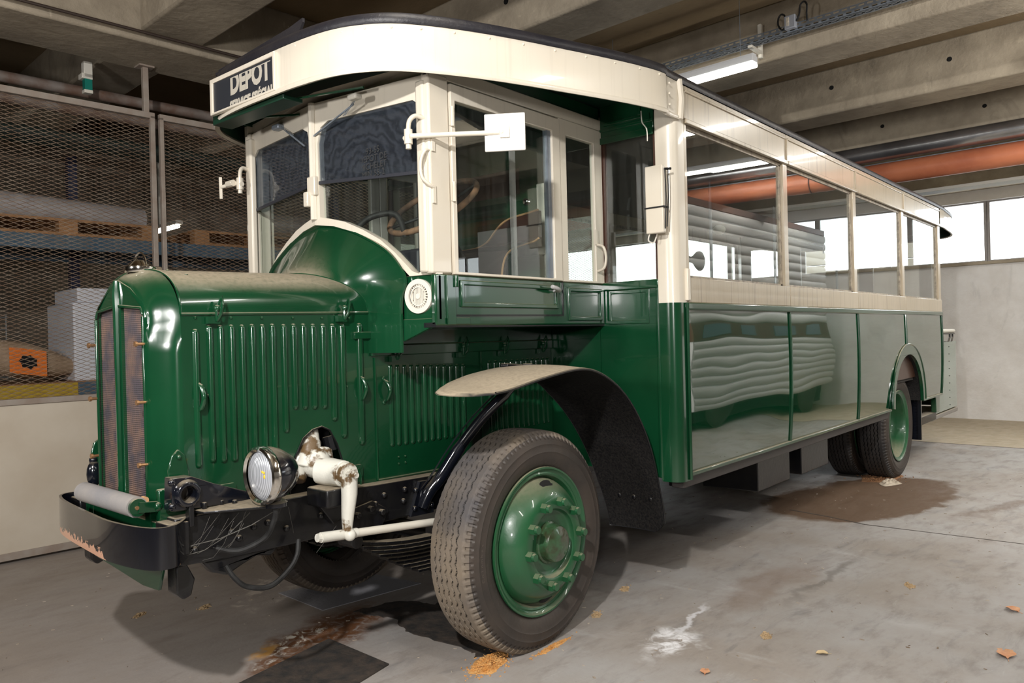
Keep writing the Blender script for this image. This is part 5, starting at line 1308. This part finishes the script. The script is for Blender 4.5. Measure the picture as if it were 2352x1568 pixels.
def grains(name, cx, cy, rx, ry, n, m, lb, cat, hmax=.03, s=.004, rot=0):
    b = MB(); 
    # low heap
    rows = []
    for i in range(8):
        r = i/7; rows.append([(cx+(rx*r*math.cos(a)*(1+.18*math.sin(3*a+1)))*math.cos(rot)-(ry*r*math.sin(a))*math.sin(rot), cy+(rx*r*math.cos(a))*math.sin(rot)+(ry*r*math.sin(a)*(1+.15*math.sin(5*a)))*math.cos(rot), max(.0005, hmax*(1-r*r)*(.8+.2*math.sin(4*a)))) for a in [2*PI*k/28 for k in range(28)]])
    b.grid(rows, cv=True)
    for k in range(n):
        a = random.uniform(0, 2*PI); r = abs(random.gauss(0, .6)); x = rx*r*math.cos(a); y = ry*r*math.sin(a); h = max(0, hmax*(1-r*r)) if r < 1 else 0
        q = s*random.uniform(.5, 1.4); px_ = cx+x*math.cos(rot)-y*math.sin(rot); py_ = cy+x*math.sin(rot)+y*math.cos(rot)
        b.obox((px_, py_, h+q*.4), (random.uniform(-1,1),random.uniform(-1,1),.2), (random.uniform(-1,1),random.uniform(-1,1),.1), (0,0,1), q, q*.6, q*.5)
    o = single(b, name, m, lb, cat, loc=(cx, cy, 0), kind='stuff', smooth=40); return o
swd = mat('sawdust', (.62,.27,.06), .9, col2=(.72,.42,.16), ns=40, bump=.8, bscale=120)
grains('sawdust', 2.47, 2.285, .13, .065, 700, swd, 'orange sawdust heap in front of the near front tyre', 'sawdust', .022, .0035, .25)
grains('sawdust', 2.78, 2.175, .13, .016, 250, swd, 'thin line of orange sawdust along the near front tyre', 'sawdust', .008, .003, .02)
grains('sawdust', 7.85, 2.12, .35, .16, 300, mat('brown_sawdust', (.26,.13,.06), .9), 'brown dirt and sawdust at the foot of the near rear wheel', 'sawdust', .014, .006)
ragm = mat('dirty_rag', (.55,.48,.38), .9, col2=(.30,.24,.18), ns=9, bump=.5)
rows = []
for i in range(13):
    r = i/12; rows.append([(7.60+.17*r*math.cos(a)*(1+.3*math.sin(2*a+.5)), 1.99+.085*r*math.sin(a)*(1+.25*math.sin(3*a)), max(.003, .030*(1-r**3)*(.7+.5*math.sin(5*a+9*r)*math.cos(3*a-7*r)))) for a in [2*PI*k/36 for k in range(36)]])
single(MB().grid(rows, cv=True), 'crumpled_rag', ragm, 'crumpled off-white rag on the oily floor by the rear wheel', 'rag', loc=(7.6,1.99,0), smooth=70)
leafm = mat('dry_leaf', (.50,.22,.11), .7, col2=(.62,.36,.20), ns=30)
def leaf(x, y, s, rot, lb, m=leafm):
    rows = []
    for i in range(9):
        u = i/8; wd = s*.42*math.sin(PI*min(.98, u+.03))**.7*(1+.25*math.sin(9*u)); rows.append([(lerp(-s/2, s/2, u), wd*k, .004+.25*s*abs(k)**1.5*.4+.10*s*math.sin(PI*u)) for k in (-1,-.5,0,.5,1)])
    b = MB().grid(rows); b.tube([(-s*.8,0,.004),(-s*.5,0,.006),(s*.4,0,.10*s)], .0012, 4)
    R_ = Matrix.Rotation(rot, 3, 'Z'); b.v = [R_@v+V(x,y,0) for v in b.v]
    return single(b, 'dry_leaf', m, lb, 'leaf', loc=(x,y,0), group='dry leaves on the floor', smooth=60)
leaf(2.95,1.505,.050,.4,'pinkish dry leaf on the floor at the bottom edge, below the white mineral stain')
leaf(3.42,1.185,.050,2.2,'pale curled leaf on the open floor right of the bottom centre', mat('pale_leaf', (.55,.42,.24), .8))
leaf(4.506,.626,.07,1.0,'curled orange-brown leaf near the right picture edge, farther of two')
leaf(3.875,.566,.09,.3,'larger curled brown leaf beside the floor crack at the lower right')
crm = mat('dry_crumbs', (.42,.30,.17), .9)
for x, y, lb in ((3.657,2.343,'small heap of dry crumbs on the floor just right of the front tyre'),(3.234,2.245,'small pale crumb heap at the right foot of the front tyre'),(4.62,1.118,'tiny crumb heap on the open floor at right'),(3.478,1.46,'tiny crumb heap on the floor right of the white mineral stain'),(2.072,4.006,'small tan crumb heap on the floor below the bumper end'),(1.805,4.18,'tiny tan crumb heap on the floor left of the bumper')):
    grains('floor_crumbs', x, y, .045, .025, 60, crm, lb, 'debris', .006, .004, .5)
rndm = random.Random(3); b = MB()
for k in range(700):
    x = rndm.uniform(.8, 8.5); y = rndm.uniform(.4, 5.2); q = rndm.uniform(.002,.005)
    b.obox((x,y,q*.4),(rndm.uniform(-1,1),rndm.uniform(-1,1),0),(rndm.uniform(-1,1),1,0),(0,0,1),q*1.5,q*.7,q*.4)
o = single(b, 'floor_grit', mat('grit', (.16,.11,.07), .9, col2=(.5,.45,.38), ns=2), 'fine grit and chips scattered over the concrete floor', 'grit', loc=(4,2,0), kind='stuff')
# cobwebs on the front of the chassis
cw = mat('cobweb', (.10,.095,.085), .9)
b = MB(); rw_ = random.Random(5)
def strand(a, c, sag, r=.0006):
    a = V(*a); c = V(*c); b.tube([a, (a*2+c)/3-V(0,0,sag), (a+c*2)/3-V(0,0,sag), c], r, 4)
strand((1.30,2.62,.72),(1.60,2.50,.82),.02,.0018); strand((1.27,2.62,.69),(1.50,2.55,.81),.03,.0014)
for k in range(9): strand((1.27+.02*k,2.615,.66+rw_.uniform(0,.06)),(1.36+.018*k,2.56+rw_.uniform(-.03,.03),.80+rw_.uniform(-.02,.03)),rw_.uniform(.0,.04))
strand((1.62,2.52,.83),(1.60,2.60,.70),.01); strand((1.66,2.55,.80),(1.72,2.61,.68),.0); strand((1.84,2.50,.70),(1.78,2.55,.60),.0)
b.build('cobweb', cw, bus, 0, 60)

# ---- ribbed van parked ahead on the other side of the aisle, seen only mirrored in the bus side
ribm = mat('ribbed_body_paint', (.80,.80,.78), .5); brn = mat('brown_band_paint', (.13,.055,.035), .4)
t = thing('ribbed_coach', 'white ribbed coach with brown window band, mirrored in the bus side', 'coach', (10.4, -1.5, 0))
CX0, CX1, CYY = 7.95, 12.6, -.34
for z0, z1 in ((.42, 1.385), (1.66, 2.9)):
    n = int(round((z1-z0)/.125)); rows = []
    for i in range(n*8+1):
        z = z0+(z1-z0)*i/(n*8); d = .022*abs(math.sin(PI*i/8))**.5; rows.append([(CX0, CYY+d-.03, z), (CX1, CYY+d-.03, z)])
    MB().grid(rows).build('ribbed_side', ribm, t, 0, 25)
MB().box(CX0, CX1, -2.7, CYY-.03, .42, 2.9).build('body', ribm, t)
MB().box(CX0-.01, CX1, -2.71, CYY-.015, 1.385, 1.66).box(CX0,CX1,-2.7,CYY-.02,2.9,2.98).build('window_band', brn, t)
glc = mat('coach_glass', (.14,.20,.26), .1)
for k in range(4): MB().box(CX0+.25+1.1*k, CX0+.9+1.1*k, CYY-.018, CYY-.008, 1.43, 1.62).build('window', glc, t)
MB().box(CX0+.05, CX1-.05, -2.6, CYY-.08, .16, .42).build('skirt', M['hole'], t)
for x in (8.8, 11.8): MB().lathe([(0,0),(0,.25),(-.02,.36),(0,.42),(.2,.42),(.22,.3)], (x,CYY-.06,.42), (0,-1,0), 32).build('wheel', M['rubber'], t)
# ================================================================== CAMERA, LIGHT
yaw, pitch, roll, fpx = .7069, -.0054, -.0254, 1775.5
F = V(math.cos(yaw)*math.cos(pitch), math.sin(yaw)*math.cos(pitch), math.sin(pitch)); r0 = V(math.sin(yaw), -math.cos(yaw), 0); u0 = r0.cross(F)
rr_ = r0*math.cos(roll)+u0*math.sin(roll); uu_ = -r0*math.sin(roll)+u0*math.cos(roll)
cd = bpy.data.cameras.new('camera'); cam = bpy.data.objects.new('camera', cd); C.objects.link(cam)
cd.sensor_width = 36; cd.lens = fpx/2352*36; cd.clip_start = .05
cam.matrix_world = Matrix(((rr_.x, uu_.x, -F.x, 0), (rr_.y, uu_.y, -F.y, 0), (rr_.z, uu_.z, -F.z, 1.42), (0,0,0,1)))
bpy.context.scene.camera = cam
def area(name, loc, target, size, power, col=(1,1,1), sy=None):
    l = bpy.data.lights.new(name, 'AREA'); l.energy = power; l.color = col; l.size = size
    if sy: l.shape = 'RECTANGLE'; l.size_y = sy
    o = bpy.data.objects.new(name, l); C.objects.link(o); o.location = loc
    o.rotation_euler = (Vector(target)-Vector(loc)).to_track_quat('-Z', 'Y').to_euler(); return o
area('flash_main', (-.75, .40, 3.15), (3.6, 2.6, 1.2), .12, 178, (1,.97,.94))
area('flash_low', (-1.7, -1.1, 2.0), (4.0, 2.6, 2.0), .35, 76, (1,.97,.94))
area('fill_left', (-1.6, 2.7, 2.1), (3.4, 3.3, 1.7), .3, 60, (1,.97,.94))  # added fill from the front left for cab interior, radiator and cage
area('flash_bounce', (2.15, 1.9, 3.95), (2.3, 2.3, 0), .9, 30, (1,.94,.85))
area('fill_aisle', (5.2, -1.2, 3.0), (12, 1.2, 1.4), .5, 115, (1,.97,.93))  # added fill off to the right for the far floor and back wall
for x, dy in ((1.35, 0), (3.3, 0), (7.2, .45), (9.1, .45), (11.1, .45)):  # fill lamps that go with the added aisle tubes
    area('added_aisle_fill', (x-.0, -.35+dy, 3.44), (x-.0, -.35+dy, 0), .12, 24 if x < 6 else 40, (1,.96,.88), 1.35)
area('tube_glow_bus', (5.82, 3.15, 3.44), (5.82, 3.15, 0), .1, 14, (1,.95,.85), 1.3)
w = bpy.data.worlds.new('world'); bpy.context.scene.world = w; w.use_nodes = True
bg = w.node_tree.nodes['Background']; bg.inputs[0].default_value = (.93,.97,1,1); bg.inputs[1].default_value = 6.0
sc = bpy.context.scene; sc.view_settings.view_transform = 'Standard'; sc.view_settings.look = 'None'; sc.view_settings.gamma = 1; sc.view_settings.exposure = 0.0; sc.view_settings.use_curve_mapping = False
sc.cycles.max_bounces = 10; sc.cycles.transparent_max_bounces = 24; sc.cycles.caustics_reflective = False; sc.cycles.caustics_refractive = False
sc.cycles.sample_clamp_indirect = 6
for o in bpy.data.objects:
    if '_o' in o: del o['_o']
